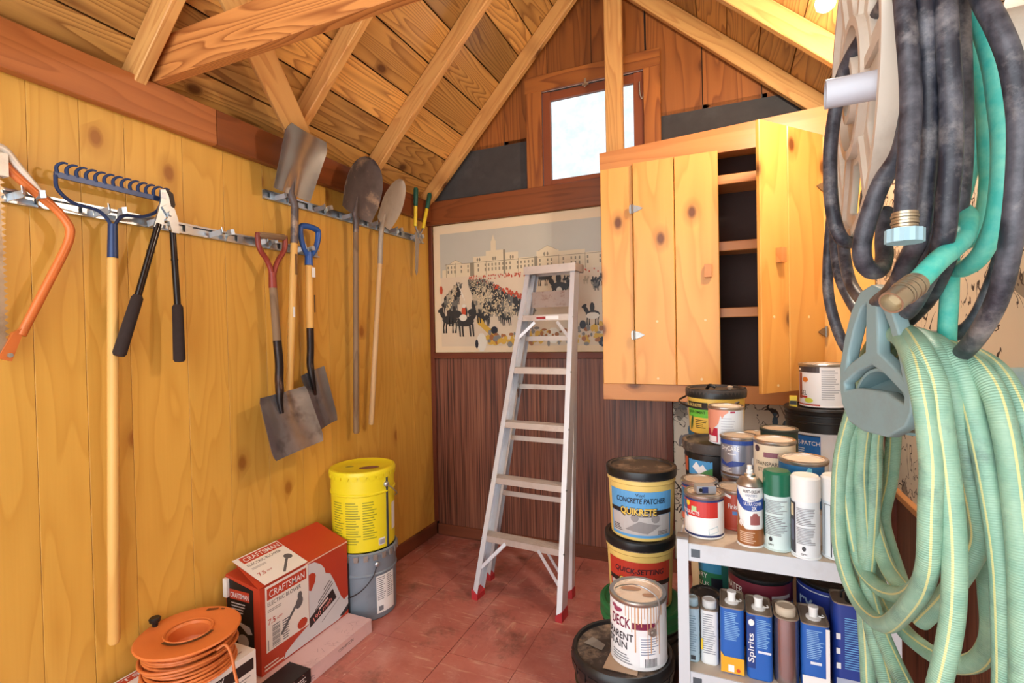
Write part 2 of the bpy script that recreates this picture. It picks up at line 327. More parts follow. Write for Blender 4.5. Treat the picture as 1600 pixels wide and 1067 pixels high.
def spline(pts, res):
    p = [Vector(q) for q in pts]
    if res <= 1 or len(p) < 3: return p
    out = []
    for i in range(len(p)-1):
        a = p[i-1] if i else p[0]*2-p[1]; b = p[i]; c = p[i+1]; d = p[i+2] if i+2 < len(p) else p[-1]*2-p[-2]
        for k in range(res):
            t = k/res; out.append(.5*((2*b)+(c-a)*t+(2*a-5*b+4*c-d)*t*t+(3*b-a-3*c+d)*t**3))
    out.append(p[-1]); return out
def sweep(pts, r, n=10, res=6, rfun=None):
    P = spline(pts, res); v = []; f = []; uv = []
    t0 = (P[1]-P[0]).normalized(); a = Vector((0,0,1)); a = a if abs(t0.dot(a)) < .9 else Vector((1,0,0)); a = (a-t0*a.dot(t0)).normalized()
    L = 0.0; Ls = []
    for i, q in enumerate(P):
        t = (P[min(i+1, len(P)-1)]-P[max(i-1, 0)]).normalized(); a = (a-t*a.dot(t)).normalized(); b = t.cross(a)
        if i: L += (q-P[i-1]).length
        Ls.append(L); rr = rfun(i/(len(P)-1)) if rfun else r
        for k in range(n):
            g = 2*math.pi*k/n; v.append(q+a*(rr*math.cos(g))+b*(rr*math.sin(g)))
    for i in range(len(P)-1):
        for k in range(n):
            f.append((i*n+k, i*n+(k+1) % n, (i+1)*n+(k+1) % n, (i+1)*n+k)); uv.append(((Ls[i], k/n), (Ls[i], (k+1)/n), (Ls[i+1], (k+1)/n), (Ls[i+1], k/n)))
    f.append(tuple(reversed(range(n)))); uv.append([(0, .5)]*n); f.append(tuple(range((len(P)-1)*n, len(P)*n))); uv.append([(L, .5)]*n)
    return v, f, uv
def hose(name, paths, r, mat, parent, n=12, res=7):
    v = []; f = []; uv = []
    for p in paths:
        a, b, c = sweep(p, r, n, res); k = len(v); v += a; f += [tuple(i+k for i in q) for q in b]; uv += c
    return obj(name, v, f, mat, parent, 60, uv)
def frame(o, L, Wd):
    L = Vector(L).normalized(); Wd = Vector(Wd); Wd = (Wd-L*Wd.dot(L)).normalized(); N = L.cross(Wd)
    return Matrix(((L.x,Wd.x,N.x,o[0]),(L.y,Wd.y,N.y,o[1]),(L.z,Wd.z,N.z,o[2]),(0,0,0,1)))
def slab(name, poly, thick, origin, L, Wd, mat, parent=None):
    """flat piece: outline in (along, across), extruded along L x W; local x runs along the grain"""
    n = len(poly); vs = [(p[0], p[1], 0) for p in poly]+[(p[0], p[1], thick) for p in poly]
    fs = [(i, (i+1) % n, n+(i+1) % n, n+i) for i in range(n)]+[tuple(reversed(range(n))), tuple(range(n, 2*n))]
    ar = sum(poly[i][0]*poly[(i+1) % n][1]-poly[(i+1) % n][0]*poly[i][1] for i in range(n))
    if (ar < 0) != (thick < 0): fs = [tuple(reversed(q)) for q in fs]
    return obj(name, vs, fs, mat, parent, False, None, frame(origin, L, Wd))
def board(name, p0, p1, w, t, wdir, mat, parent=None):
    """straight timber from p0 to p1 (axis on its centre line), w wide along wdir, t thick"""
    p0 = Vector(p0); p1 = Vector(p1); ln = (p1-p0).length; b = .0015
    return obj(name, *beveled(ln, w, t), mat, parent, False, None, frame(p0, p1-p0, wdir))
def beveled(ln, w, t, b=.003):
    w2 = w/2; t2 = t/2; b = min(b, w2*.4, t2*.4)
    prof = [(-w2+b,-t2),(w2-b,-t2),(w2,-t2+b),(w2,t2-b),(w2-b,t2),(-w2+b,t2),(-w2,t2-b),(-w2,-t2+b)]
    n = 8; vs = [(0, p[0], p[1]) for p in prof]+[(ln, p[0], p[1]) for p in prof]
    fs = [(i, (i+1) % n, n+(i+1) % n, n+i) for i in range(n)]+[tuple(reversed(range(n))), tuple(range(n, 2*n))]
    return vs, fs
# lettering and print ------------------------------------------------
_TX = {}
def text2d(body, bold=0.0, shear=0.0):
    k = (body, bold, shear)
    if k in _TX: return _TX[k]
    cu = bpy.data.curves.new('lettering', 'FONT'); cu.body = body; cu.size = 1.0; cu.offset = bold; cu.shear = shear; cu.resolution_u = 3
    o = bpy.data.objects.new('lettering_tmp', cu); COL.objects.link(o)
    me = bpy.data.meshes.new_from_object(o.evaluated_get(bpy.context.evaluated_depsgraph_get()))
    vs = [(v.co.x, v.co.y) for v in me.vertices]; fs = [tuple(p.vertices) for p in me.polygons]
    bpy.data.objects.remove(o); bpy.data.curves.remove(cu); bpy.data.meshes.remove(me)
    x0 = min(v[0] for v in vs); x1 = max(v[0] for v in vs); y0 = min(v[1] for v in vs); y1 = max(v[1] for v in vs)
    _TX[k] = (vs, fs, x0, x1, y0, y1); return _TX[k]
class Print:
    """flat printing mapped on a surface: fn(u, v, lift) -> point"""
    def __init__(s, fn, step=9.0, us=1.0): s.fn = fn; s.step = step; s.v = []; s.f = []; s.lift = .0005; s.us = us
    def poly(s, pts):
        u0 = min(p[0] for p in pts); u1 = max(p[0] for p in pts)
        if u1-u0 > s.step*1.01:                     # cut into narrow upright strips so that it follows a curved surface
            n = int(math.ceil((u1-u0)/s.step)); pieces = []
            for i in range(n):
                q = list(pts)
                for lim, sg in ((u0+(u1-u0)*i/n, 1), (u0+(u1-u0)*(i+1)/n, -1)):
                    o = []
                    for a, b in zip(q, q[1:]+q[:1]):
                        ia = sg*(a[0]-lim) >= -1e-9; ib = sg*(b[0]-lim) >= -1e-9
                        if ia: o.append(a)
                        if ia != ib:
                            t = (lim-a[0])/(b[0]-a[0]); o.append((lim, a[1]+(b[1]-a[1])*t))
                    q = o
                    if len(q) < 3: break
                if len(q) >= 3: pieces.append(q)
            for q in pieces: s._poly(q)
            return s
        return s._poly(pts)
    def _poly(s, pts):
        k = len(s.v); s.lift += 1.5e-6; s.v += [s.fn(u, v, s.lift) for u, v in pts]
        ar = sum(pts[i][0]*pts[(i+1) % len(pts)][1]-pts[(i+1) % len(pts)][0]*pts[i][1] for i in range(len(pts)))
        r = range(k, k+len(pts)); s.f.append(tuple(r) if ar > 0 else tuple(reversed(r))); return s
    def rect(s, u0, u1, v0, v1):
        n = max(1, int(math.ceil(abs(u1-u0)/s.step)))
        for i in range(n):
            a = u0+(u1-u0)*i/n; b = u0+(u1-u0)*(i+1)/n; s.poly([(a, v0), (b, v0), (b, v1), (a, v1)])
        return s
    def ell(s, u, v, a, b, n=14, rot=0.0):
        c, d = math.cos(rot), math.sin(rot)
        a = a/s.us; return s.poly([(u+(a*math.cos(t)*c-b*math.sin(t)*d)*s.us, v+a*math.cos(t)*d+b*math.sin(t)*c) for t in [2*math.pi*i/n for i in range(n)]])
    def line(s, pts, w):
        for (a, b), (c, d) in zip(pts, pts[1:]):
            L = math.hypot((c-a)/s.us, d-b) or 1; nx, ny = -(d-b)/L*w/2*s.us, (c-a)/s.us/L*w/2
            s.poly([(a+nx, b+ny), (a-nx, b-ny), (c-nx, d-ny), (c+nx, d+ny)])
        return s
    def text(s, body, u, v, h, width=None, align='C', bold=.0, shear=0.0, rot=0.0, us=1.0):
        """letters of cap height h at (u, v); us converts length to u units; width squeezes to fit"""
        vs, fs, x0, x1, y0, y1 = text2d(body, bold, shear); sc = h/.73; w = (x1-x0)*sc*us; kx = 1.0
        if width: kx = width/w; w = width
        ox = {'C': -w/2, 'L': 0, 'R': -w}[align]; k = len(s.v); cr, sr = math.cos(rot), math.sin(rot)
        for a, b in vs:
            lx = ox+(a-x0)*sc*us*kx; ly = b*sc; s.v.append(s.fn(u+lx*cr-ly*sr*us, v+lx/us*sr+ly*cr, s.lift))
        s.f += [tuple(i+k for i in f) for f in fs]; return s
    def small(s, u0, u1, v0, v1, n, rnd=None):
        """rows of small print"""
        rn = rnd or random.Random(int(abs(u0*1000)+n)); h = (v1-v0)/n
        for i in range(n):
            e = u1-(u1-u0)*rn.random()*.35; s.rect(u0, e, v1-h*(i+.75), v1-h*(i+.35))
        return s
    def build(s, name, mat, parent, joined=None):
        o = obj(name, s.v, s.f, mat, parent)
        if joined or (joined is None and len(s.f) > 24): o['kind'] = 'stuff'
        return o
def flat(o, U, Vv):
    o = Vector(o); U = Vector(U).normalized(); Vv = Vector(Vv).normalized(); N = U.cross(Vv)
    return lambda u, v, e: o+U*u+Vv*v+N*e
def cyl(r, taper=0.0):
    """u in degrees from the front (to the right seen from outside), v height"""
    return lambda u, v, e: Vector(((r+taper*v+e)*math.sin(math.radians(u)), -(r+taper*v+e)*math.cos(math.radians(u)), v))
CAMX, CAMY = 1.808, -2.847
def face(x, y): return math.atan2(y-CAMY, x-CAMX)-math.pi/2      # turn so that local -y looks to the doorway
# hose paths, world coordinates in metres (x, y, z)
BLACK_PATHS = [
  [(1.994,-2.155,1.448),(1.996,-2.154,1.478),(2.001,-2.146,1.529),(2.005,-2.138,1.572),(2.006,-2.131,1.620),(2.005,-2.125,1.666),(2.006,-2.114,1.706),(2.012,-2.078,1.749),(2.018,-2.031,1.776),(2.023,-1.974,1.783),(2.019,-1.911,1.785),(2.004,-1.863,1.768),(1.994,-1.835,1.743),(1.987,-1.817,1.696),(1.980,-1.821,1.646),(1.978,-1.822,1.606),(1.977,-1.835,1.541),(1.983,-1.843,1.490),(1.999,-1.826,1.468),(2.025,-1.771,1.481),(2.059,-1.669,1.529),(2.083,-1.581,1.605)],
  [(2.041,-2.065,1.773),(2.027,-2.110,1.702),(2.027,-2.117,1.638),(2.027,-2.117,1.587),(2.026,-2.118,1.535),(2.025,-2.109,1.486),(2.021,-2.101,1.428),(2.019,-2.069,1.403),(2.024,-2.013,1.383),(2.032,-1.922,1.368),(2.034,-1.813,1.361),(2.032,-1.715,1.393),(2.030,-1.661,1.445),(2.034,-1.614,1.536),(2.048,-1.562,1.683),(2.067,-1.551,1.890),(2.084,-1.630,1.975),(2.082,-1.795,1.942),(2.065,-1.944,1.869),(2.041,-2.065,1.773)],
  [(2.056,-2.080,1.758),(2.043,-2.120,1.692),(2.041,-2.132,1.626),(2.043,-2.132,1.578),(2.042,-2.134,1.509),(2.042,-2.123,1.464),(2.042,-2.113,1.424),(2.045,-2.080,1.402),(2.051,-2.023,1.379),(2.056,-1.945,1.346),(2.060,-1.835,1.331),(2.046,-1.721,1.341),(2.038,-1.636,1.385),(2.028,-1.596,1.446),(2.029,-1.562,1.547),(2.044,-1.520,1.711),(2.073,-1.504,1.926),(2.093,-1.604,2.001),(2.092,-1.790,1.958),(2.075,-1.973,1.855),(2.056,-2.080,1.758)],
  [(2.069,-2.009,1.802),(2.059,-2.041,1.734),(2.057,-2.049,1.650),(2.057,-2.051,1.554),(2.055,-2.052,1.516),(2.054,-2.042,1.463),(2.054,-2.021,1.411),(2.055,-1.967,1.373),(2.058,-1.868,1.343),(2.057,-1.759,1.350)],
  [(2.098,-1.996,1.801),(2.084,-2.036,1.731),(2.083,-2.043,1.647),(2.083,-2.045,1.551),(2.081,-2.041,1.488),(2.081,-2.020,1.436),(2.085,-1.975,1.399),(2.090,-1.897,1.359),(2.086,-1.791,1.320)],
  [(2.116,-1.944,1.857),(2.086,-2.068,1.742),(2.078,-2.116,1.684),(2.082,-2.136,1.643),(2.089,-2.145,1.601),(2.096,-2.143,1.552),(2.097,-2.143,1.515),(2.097,-2.138,1.469),(2.097,-2.128,1.425),(2.097,-2.112,1.382),(2.097,-2.091,1.348),(2.094,-2.060,1.314),(2.097,-2.004,1.286),(2.108,-1.913,1.262)],
  [(2.177,-1.922,1.613),(2.170,-1.937,1.547),(2.163,-1.941,1.432),(2.155,-1.924,1.371),(2.141,-1.909,1.324),(2.128,-1.882,1.307),(2.112,-1.835,1.302),(2.100,-1.763,1.309),(2.081,-1.652,1.268),(2.051,-1.600,1.266),(2.032,-1.575,1.307),(2.017,-1.558,1.386),(2.016,-1.558,1.461),(2.025,-1.541,1.551),(2.043,-1.510,1.700)],
  [(2.037,-2.025,1.625),(2.021,-2.060,1.568),(2.010,-2.071,1.534),(1.992,-2.074,1.504),(1.979,-2.074,1.465),(1.972,-2.067,1.430),(1.976,-2.055,1.406),(1.989,-2.039,1.395),(2.005,-2.010,1.401),(2.016,-1.983,1.421),(2.021,-1.959,1.447),(2.033,-1.920,1.496)],
]
TEAL_PATHS = [
  [(2.120,-1.921,1.845),(2.108,-1.982,1.778),(2.106,-2.005,1.743),(2.112,-2.025,1.688),(2.117,-2.034,1.641),(2.120,-2.039,1.590),(2.121,-2.045,1.543),(2.119,-2.046,1.490),(2.117,-2.037,1.448),(2.111,-2.018,1.413),(2.107,-1.988,1.399),(2.109,-1.943,1.401),(2.117,-1.863,1.424),(2.123,-1.806,1.468)],
  [(2.139,-1.869,1.854),(2.130,-1.907,1.777),(2.128,-1.930,1.735),(2.133,-1.945,1.681),(2.139,-1.954,1.621),(2.139,-1.961,1.549),(2.140,-1.961,1.510),(2.136,-1.953,1.463),(2.130,-1.934,1.445),(2.130,-1.890,1.442),(2.131,-1.846,1.461)],
  [(2.158,-1.819,1.780),(2.159,-1.841,1.698),(2.160,-1.858,1.636),(2.158,-1.865,1.599),(2.154,-1.856,1.551),(2.145,-1.850,1.508),(2.135,-1.833,1.483)],
  [(2.089,-2.005,1.471),(2.089,-2.021,1.468),(2.087,-2.045,1.453),(2.071,-2.079,1.426),(2.053,-2.103,1.410),(2.031,-2.129,1.394),(2.003,-2.158,1.368)],
  [(2.114,-1.908,1.423),(2.112,-1.915,1.407),(2.108,-1.923,1.360),(2.105,-1.924,1.312),(2.108,-1.913,1.272)],
  [(2.086,-1.745,1.505),(2.095,-1.763,1.487),(2.103,-1.781,1.518),(2.110,-1.777,1.562),(2.109,-1.754,1.715)],
]
GREEN_PATHS = [
  [(2.037,-1.673,1.158),(2.025,-1.668,1.105),(2.015,-1.673,1.054),(2.010,-1.676,0.983),(2.008,-1.689,0.902),(2.015,-1.709,0.847),(2.026,-1.748,0.814),(2.034,-1.810,0.814),(2.040,-1.872,0.837),(2.043,-1.936,0.887),(2.048,-1.998,0.953),(2.048,-2.030,1.000),(2.047,-2.041,1.036),(2.047,-2.045,1.082),(2.049,-2.044,1.138),(2.047,-2.038,1.191),(2.044,-2.028,1.235),(2.045,-1.994,1.274),(2.052,-1.915,1.303),(2.055,-1.826,1.307),(2.053,-1.740,1.280),(2.047,-1.679,1.215),(2.037,-1.673,1.158)],
  [(2.042,-1.755,0.602),(2.047,-1.719,0.687),(2.048,-1.696,0.753),(2.044,-1.686,0.832),(2.030,-1.679,0.929),(2.025,-1.670,1.002),(2.032,-1.665,1.079),(2.045,-1.670,1.157),(2.054,-1.730,1.262),(2.057,-1.836,1.310),(2.060,-1.911,1.311),(2.055,-1.990,1.287),(2.061,-2.021,1.246),(2.062,-2.037,1.194),(2.068,-2.041,1.121),(2.071,-2.046,1.049),(2.070,-2.048,0.981),(2.067,-2.044,0.926),(2.058,-2.038,0.859),(2.053,-2.009,0.779),(2.055,-1.933,0.676),(2.050,-1.839,0.594),(2.043,-1.777,0.583),(2.042,-1.755,0.608)],
  [(2.057,-1.813,0.693),(2.053,-1.782,0.727),(2.047,-1.751,0.770),(2.049,-1.716,0.847),(2.049,-1.681,0.970),(2.050,-1.669,1.043),(2.056,-1.676,1.121),(2.064,-1.736,1.251),(2.067,-1.832,1.301),(2.072,-1.928,1.304),(2.076,-1.981,1.282),(2.082,-2.006,1.234),(2.090,-2.009,1.190),(2.099,-2.006,1.132),(2.109,-2.003,1.076),(2.114,-1.996,1.037),(2.107,-1.983,0.996),(2.095,-1.945,0.931),(2.082,-1.887,0.860)],
  [(2.073,-1.871,0.725),(2.064,-1.809,0.748),(2.055,-1.769,0.779),(2.048,-1.727,0.834),(2.057,-1.701,0.903),(2.071,-1.672,1.018),(2.074,-1.669,1.108),(2.078,-1.730,1.244),(2.076,-1.828,1.297),(2.079,-1.909,1.302),(2.083,-1.967,1.292),(2.094,-2.001,1.259),(2.101,-2.015,1.213),(2.106,-2.024,1.171),(2.112,-2.028,1.123),(2.118,-2.032,1.068),(2.121,-2.036,1.021),(2.123,-2.036,0.968),(2.126,-2.031,0.879),(2.127,-2.020,0.809),(2.131,-1.977,0.725),(2.113,-1.931,0.668),(2.089,-1.887,0.670),(2.072,-1.871,0.725)],
  [(2.098,-1.690,1.223),(2.101,-1.785,1.278),(2.102,-1.872,1.289),(2.104,-1.947,1.285),(2.110,-1.999,1.266),(2.117,-2.029,1.236),(2.121,-2.044,1.196),(2.125,-2.049,1.153),(2.128,-2.054,1.100),(2.129,-2.060,1.048),(2.131,-2.060,0.979),(2.133,-2.055,0.883),(2.134,-2.050,0.825),(2.146,-1.992,0.725),(2.143,-1.908,0.626),(2.124,-1.808,0.560),(2.105,-1.750,0.582)],
  [(2.114,-1.683,1.211),(2.120,-1.766,1.268),(2.124,-1.862,1.281),(2.131,-1.936,1.276),(2.137,-1.988,1.257),(2.141,-2.019,1.225),(2.144,-2.034,1.191),(2.150,-2.039,1.137),(2.149,-2.051,1.071),(2.150,-2.051,0.979),(2.150,-2.053,0.879),(2.149,-2.044,0.793),(2.146,-2.003,0.692),(2.138,-1.921,0.588),(2.116,-1.833,0.526),(2.104,-1.773,0.564)],
  [(2.081,-1.622,1.139),(2.058,-1.632,1.087),(2.044,-1.639,1.035),(2.030,-1.657,0.960),(2.032,-1.668,0.912),(2.039,-1.687,0.873),(2.046,-1.717,0.851),(2.057,-1.767,0.849),(2.068,-1.827,0.868),(2.072,-1.890,0.906),(2.076,-1.931,0.954),(2.077,-1.963,1.010),(2.081,-1.971,1.077)],
  [(2.089,-1.640,1.142),(2.061,-1.642,1.089),(2.056,-1.645,1.037),(2.063,-1.664,0.972),(2.070,-1.695,0.913),(2.076,-1.737,0.876),(2.082,-1.789,0.866),(2.090,-1.829,0.857)],
  [(2.121,-1.605,1.125),(2.118,-1.607,1.072),(2.111,-1.611,1.005),(2.094,-1.630,0.939),(2.095,-1.652,0.900),(2.098,-1.695,0.864),(2.098,-1.749,0.836)],
  [(2.098,-1.604,1.130),(2.090,-1.597,1.082),(2.094,-1.596,1.015),(2.083,-1.602,0.949),(2.072,-1.618,0.873),(2.078,-1.649,0.822),(2.086,-1.701,0.785),(2.097,-1.751,0.770),(2.106,-1.801,0.775),(2.113,-1.853,0.789),(2.123,-1.892,0.804),(2.137,-1.918,0.828),(2.144,-1.936,0.860),(2.145,-1.946,0.896),(2.143,-1.946,0.941),(2.140,-1.947,0.986),(2.140,-1.941,1.038),(2.140,-1.923,1.106),(2.142,-1.889,1.174)],
]
BLACK_END = ((1.994,-2.155,1.448),(1.993,-2.156,1.415))
TEAL_END = ((2.003,-2.158,1.368),(1.972,-2.188,1.346))
# ================================================================== THE SHED
YF = -3.55; XR = 2.40
def struct(o): o['kind'] = 'structure'; return o
# floor: bedding slab + single vinyl tiles
fl = struct(MB().box(-.06, XR+.06, YF, .06, -.08, -.006).build('floor', M_GROUT))
TS = .305; xs0 = 1.03-4*TS; ys0 = -1.065+4*TS
for i in range(9):
    for j in range(13):
        x0 = xs0+i*TS; y1 = ys0-j*TS; x1 = x0+TS; y0 = y1-TS
        x0 = max(x0, 0.0); x1 = min(x1, XR); y0 = max(y0, YF); y1 = min(y1, 0.0)
        if x1-x0 < .02 or y1-y0 < .02: continue
        g = .0012; dz = random.uniform(-.0012, .0008); w = (x1-x0)/2-g; d = (y1-y0)/2-g
        rot = 1 if random.random() < .3 else 0
        if rot: w, d = d, w
        o = MB().box(-w, w, -d, d, -.006, dz).build('floor_tile', M_FLOOR, fl)
        o.location = ((x0+x1)/2, (y0+y1)/2, 0); o.rotation_euler = (0, 0, rot*math.pi/2)
# left wall: backing and single knotty pine boards
wl = struct(MB().box(-.07, -.014, YF, .06, 0, 2.2).build('wall_left', M_DARK))
ys = [YF,-3.4,-3.21,-3.02,-2.84,-2.65,-2.46,-2.27,-2.08,-1.955,-1.83,-1.64,-1.48,-1.30,-1.115,-.93,-.75,-.57,-.40,-.22,0.0]
for a, b in zip(ys, ys[1:]):
    g = random.uniform(.0005, .0009)
    vs, fs = beveled(1.99, b-a-2*g, .013, .0007)
    obj('wall_board', vs, fs, M_PINE, wl, False, None, frame((-.0065, (a+b)/2, .08), (0,0,1), (0,1,0)))
struct(board('baseboard_left', (.008, YF, .042), (.008, -.002, .042), .084, .016, (0,0,1), M_BASEB))
# top plates
struct(board('trim_1', (.018, YF, 2.132), (.018, -1.529, 2.132), .136, .036, (0,0,1), M_PLATE))
struct(board('trim_2', (.018, -1.526, 2.132), (.018, -.03, 2.132), .136, .036, (0,0,1), M_PLATE2))
struct(board('trim_3', (0.0, -.016, 2.122), (XR, -.016, 2.122), .152, .032, (0,0,1), M_PLATE2))
struct(board('trim_4', (XR-.018, YF, 2.132), (XR-.018, -.03, 2.132), .136, .036, (0,0,1), M_PLATE))
# back wall
def zt(x): return min(2.2705+1.05*x, 4.4919-.914*x)
XA = 1.1311
def wall_poly(x0, x1, z0):
    p = [(z0, x0), (z0, x1), (zt(x1), x1)]
    if x0 < XA < x1: p.append((zt(XA), XA))
    return p+[(zt(x0), x0)]
wb_v = MB()
def gslab(mb, pts, y0, y1):      # pts (x,z)
    n = len(pts); mb.add([(p[0], y0, p[1]) for p in pts]+[(p[0], y1, p[1]) for p in pts], [(i, (i+1) % n, n+(i+1) % n, n+i) for i in range(n)]+[tuple(reversed(range(n))), tuple(range(n, 2*n))])
HX0, HX1, HZ0, HZ1 = .80, 1.42, 2.205, 2.775
gslab(wb_v, [(-.07,0),(XR+.06,0),(XR+.06,HZ0),(-.07,HZ0)], .014, .07)
gslab(wb_v, [(-.07,HZ0),(HX0,HZ0),(HX0,zt(HX0)),(-.07,zt(-.07))], .024, .07)
gslab(wb_v, [(HX1,HZ0),(XR+.06,HZ0),(XR+.06,zt(XR+.06)),(HX1,zt(HX1))], .024, .07)
gslab(wb_v, [(HX0,HZ1),(HX1,HZ1),(HX1,zt(HX1)),(XA,zt(XA)),(HX0,zt(HX0))], .024, .07)
wb = struct(wb_v.build('wall_back', M_DARK))
for a, b in ((.03, .43), (.431, .84), (.841, 1.24), (1.241, 1.50)):
    MB().box(a, b, 0, .014, .074, 1.172).build('panel', M_WAIN, wb)
MB().box(0.0, 1.5, .004, .014, 1.172, 2.05).build('upper_panel', M_PINE, wb)
MB().box(1.535, XR, 0.002, .014, 0, 2.05).build('wallpaper', M_TOILE, wb)
# tar paper band seen under the ends of the gable boards
MB().box(-.06, HX0-.005, .018, .024, 2.19, 2.52).build('tar_paper', M_TAR, wb)
MB().box(HX1+.005, XR+.05, .018, .024, 2.19, 2.52).build('tar_paper', M_TAR, wb)
gx = [-.06,.27,.553,.841,1.111,1.412,1.708,1.99,2.25,2.46]
for a, b in zip(gx, gx[1:]):
    g = .0022; z0 = 2.50
    parts = [(a+g, b-g, z0)]
    if a < HX1 and b > HX0:
        parts = []
        if a < HX0: parts.append((a+g, HX0, z0))
        parts.append((max(a+g, HX0), min(b-g, HX1), HZ1))
        if b > HX1: parts.append((HX1, b-g, z0))
    for x0, x1, zz in parts:
        if x1-x0 < .015: continue
        po = wall_poly(x0, x1, zz); po = [(p[0]-zz, p[1]-x0) for p in po]
        slab('gable_board', po, .018, (x0, .018, zz), (0,0,1), (1,0,0), M_GABLE, wb)
struct(board('baseboard_back', (.03, -.006, .037), (XR-.02, -.006, .037), .074, .014, (0,0,1), M_BASEB))
struct(board('trim_5', (.03, -.010, 1.191), (1.30, -.010, 1.191), .038, .022, (0,0,1), M_TRIM))
struct(board('trim_6', (.016, -.008, .09), (.016, -.008, 2.046), .030, .018, (1,0,0), M_TRIM))
struct(board('trim_7', (1.517, -.007, .074), (1.517, -.007, 1.05), .034, .014, (1,0,0), M_TRIM))
# right wall
wr = struct(MB().box(XR, XR+.06, YF, .06, 0, 2.2).build('wall_right', M_DARK))
MB().box(XR-.006, XR, YF, 0, .70, 2.06).build('wallpaper', M_TOILE, wr)
for k in range(5):
    a = YF+k*.8; b = min(a+.799, -.002); MB().box(XR-.008, XR, a, b, .0, .70).build('panel', M_WAIN, wr)
struct(board('trim_8', (XR-.012, YF, .70), (XR-.012, -.56, .70), .026, .026, (0,0,1), M_PLY))
struct(board('trim_9', (XR-.012, -.50, .0), (XR-.012, -.50, 1.25), .10, .02, (0,1,0), M_TRIM))
# ceiling: roof backing + single roof boards
SL = Vector((1, 0, 1.05)).normalized(); NL = Vector((-1.05, 0, 1)).normalized()
SR = Vector((1, 0, -.914)).normalized(); NR = Vector((.914, 0, 1)).normalized()
RID = Vector((1.1311, 0, 3.458))
cl = MB()
LL = 1.86; LRr = 1.92
a = RID-SL*LL; cl.add([a+NL*.022+V(0,YF,0), RID+NL*.022+V(0,YF,0), RID+NL*.022+V(0,.08,0), a+NL*.022+V(0,.08,0), a+NL*.05+V(0,YF,0), RID+V(0,YF,.06), RID+V(0,.08,.06), a+NL*.05+V(0,.08,0)], [(0,3,2,1),(4,5,6,7),(0,1,5,4),(1,2,6,5),(2,3,7,6),(3,0,4,7)])
a = RID+SR*LRr; cl.add([RID+NR*.022+V(0,YF,0), a+NR*.022+V(0,YF,0), a+NR*.022+V(0,.08,0), RID+NR*.022+V(0,.08,0), RID+V(0,YF,.06), a+NR*.05+V(0,YF,0), a+NR*.05+V(0,.08,0), RID+V(0,.08,.06)], [(0,3,2,1),(4,5,6,7),(0,1,5,4),(1,2,6,5),(2,3,7,6),(3,0,4,7)])
ce = struct(cl.build('ceiling', M_DARK))
def roof_side(S, N, ln, sgn):
    w = .0; k = 0
    while w < ln-.02:
        bw = min(random.choice((.185, .188, .19, .135, .19)), ln-w); g = .0030
        cuts = [YF]
        c = random.uniform(-2.6, -.9)
        if k % 3 == 1: cuts.append(c)
        cuts.append(.07)
        for y0, y1 in zip(cuts, cuts[1:]):
            o = RID+(S*(w+g) if sgn > 0 else S*-(w+g)); o = V(o.x, y0+.001, o.z)
            vs, fs = beveled(y1-y0-.002, bw-2*g, .02, .002)
            d = S if sgn > 0 else -S
            obj('roof_board', vs, fs, M_ROOF, ce, False, None, frame(o+d*(bw/2-g)+N*.01, (0,1,0), d))
        w += bw; k += 1
roof_side(SL, NL, 1.83, -1)
roof_side(SR, NR, 1.88, 1)
# rafters, one thing each
def rafter_left(y, label, bottom=-.03):
    p0 = V(bottom, y, 2.14+1.05*bottom)+NL*.044; p1 = V(1.112, y, 2.14+1.05*1.112)+NL*.044
    tag(board('rafter', p0, p1, .038, .088, (0,1,0), M_RAFT), label, 'rafter', 'roof rafters')
def rafter_right(y, label):
    p0 = V(1.16, y, 4.37-.914*1.16)+NR*.044; p1 = V(2.43, y, 4.37-.914*2.43)+NR*.044
    tag(board('rafter', p0, p1, .038, .088, (0,1,0), M_RAFT), label, 'rafter', 'roof rafters')
rafter_left(-.035, 'sloping roof rafter against the gable left of the window')
rafter_left(-.62, 'sloping rafter running down to the plate above the round-point shovel')
rafter_left(-1.165, 'short visible rafter behind the tie beam, next to the diagonal brace', .10)
rafter_left(-1.795, 'rafter rising beside the left end of the tie beam', .02)
rafter_left(-2.40, 'left roof rafter nearest the doorway')
rafter_right(-.035, 'sloping roof rafter right of the window above the cabinet')
rafter_right(-.515, 'rafter on the right roof slope beside the light bulb')
rafter_right(-1.165, 'right roof rafter over the paint shelf')
rafter_right(-1.795, 'right roof rafter above the hose reel')
rafter_right(-2.40, 'right roof rafter nearest the doorway')
tag(board('ridge_board', (1.132, YF, 3.345), (1.132, -.02, 3.345), .038, .12, (1,0,0), M_RAFT), 'ridge board along the top of the roof', 'ridge board')
tag(board('tie_beam', (.0, -1.735, 2.272), (XR, -1.735, 2.272), .14, .04, (0,0,1), M_BEAM), 'heavy horizontal tie beam with bold grain crossing from the left wall plate', 'beam')
bd = V(.198, -.419, .21).normalized()
tag(board('wind_brace', V(.085,-1.19,2.225)-NL*.025, V(.085,-1.19,2.225)-NL*.025+bd*.66, .095, .04, bd.cross(NL), M_RAFT), 'wide diagonal wind brace across the rafters above the square shovel', 'brace')
tag(board('king_post', (1.268, -.12, 2.25), (1.268, -.12, 3.19), .093, .04, (1,0,0), M_RAFT), 'upright post with a long knot in front of the window', 'post')
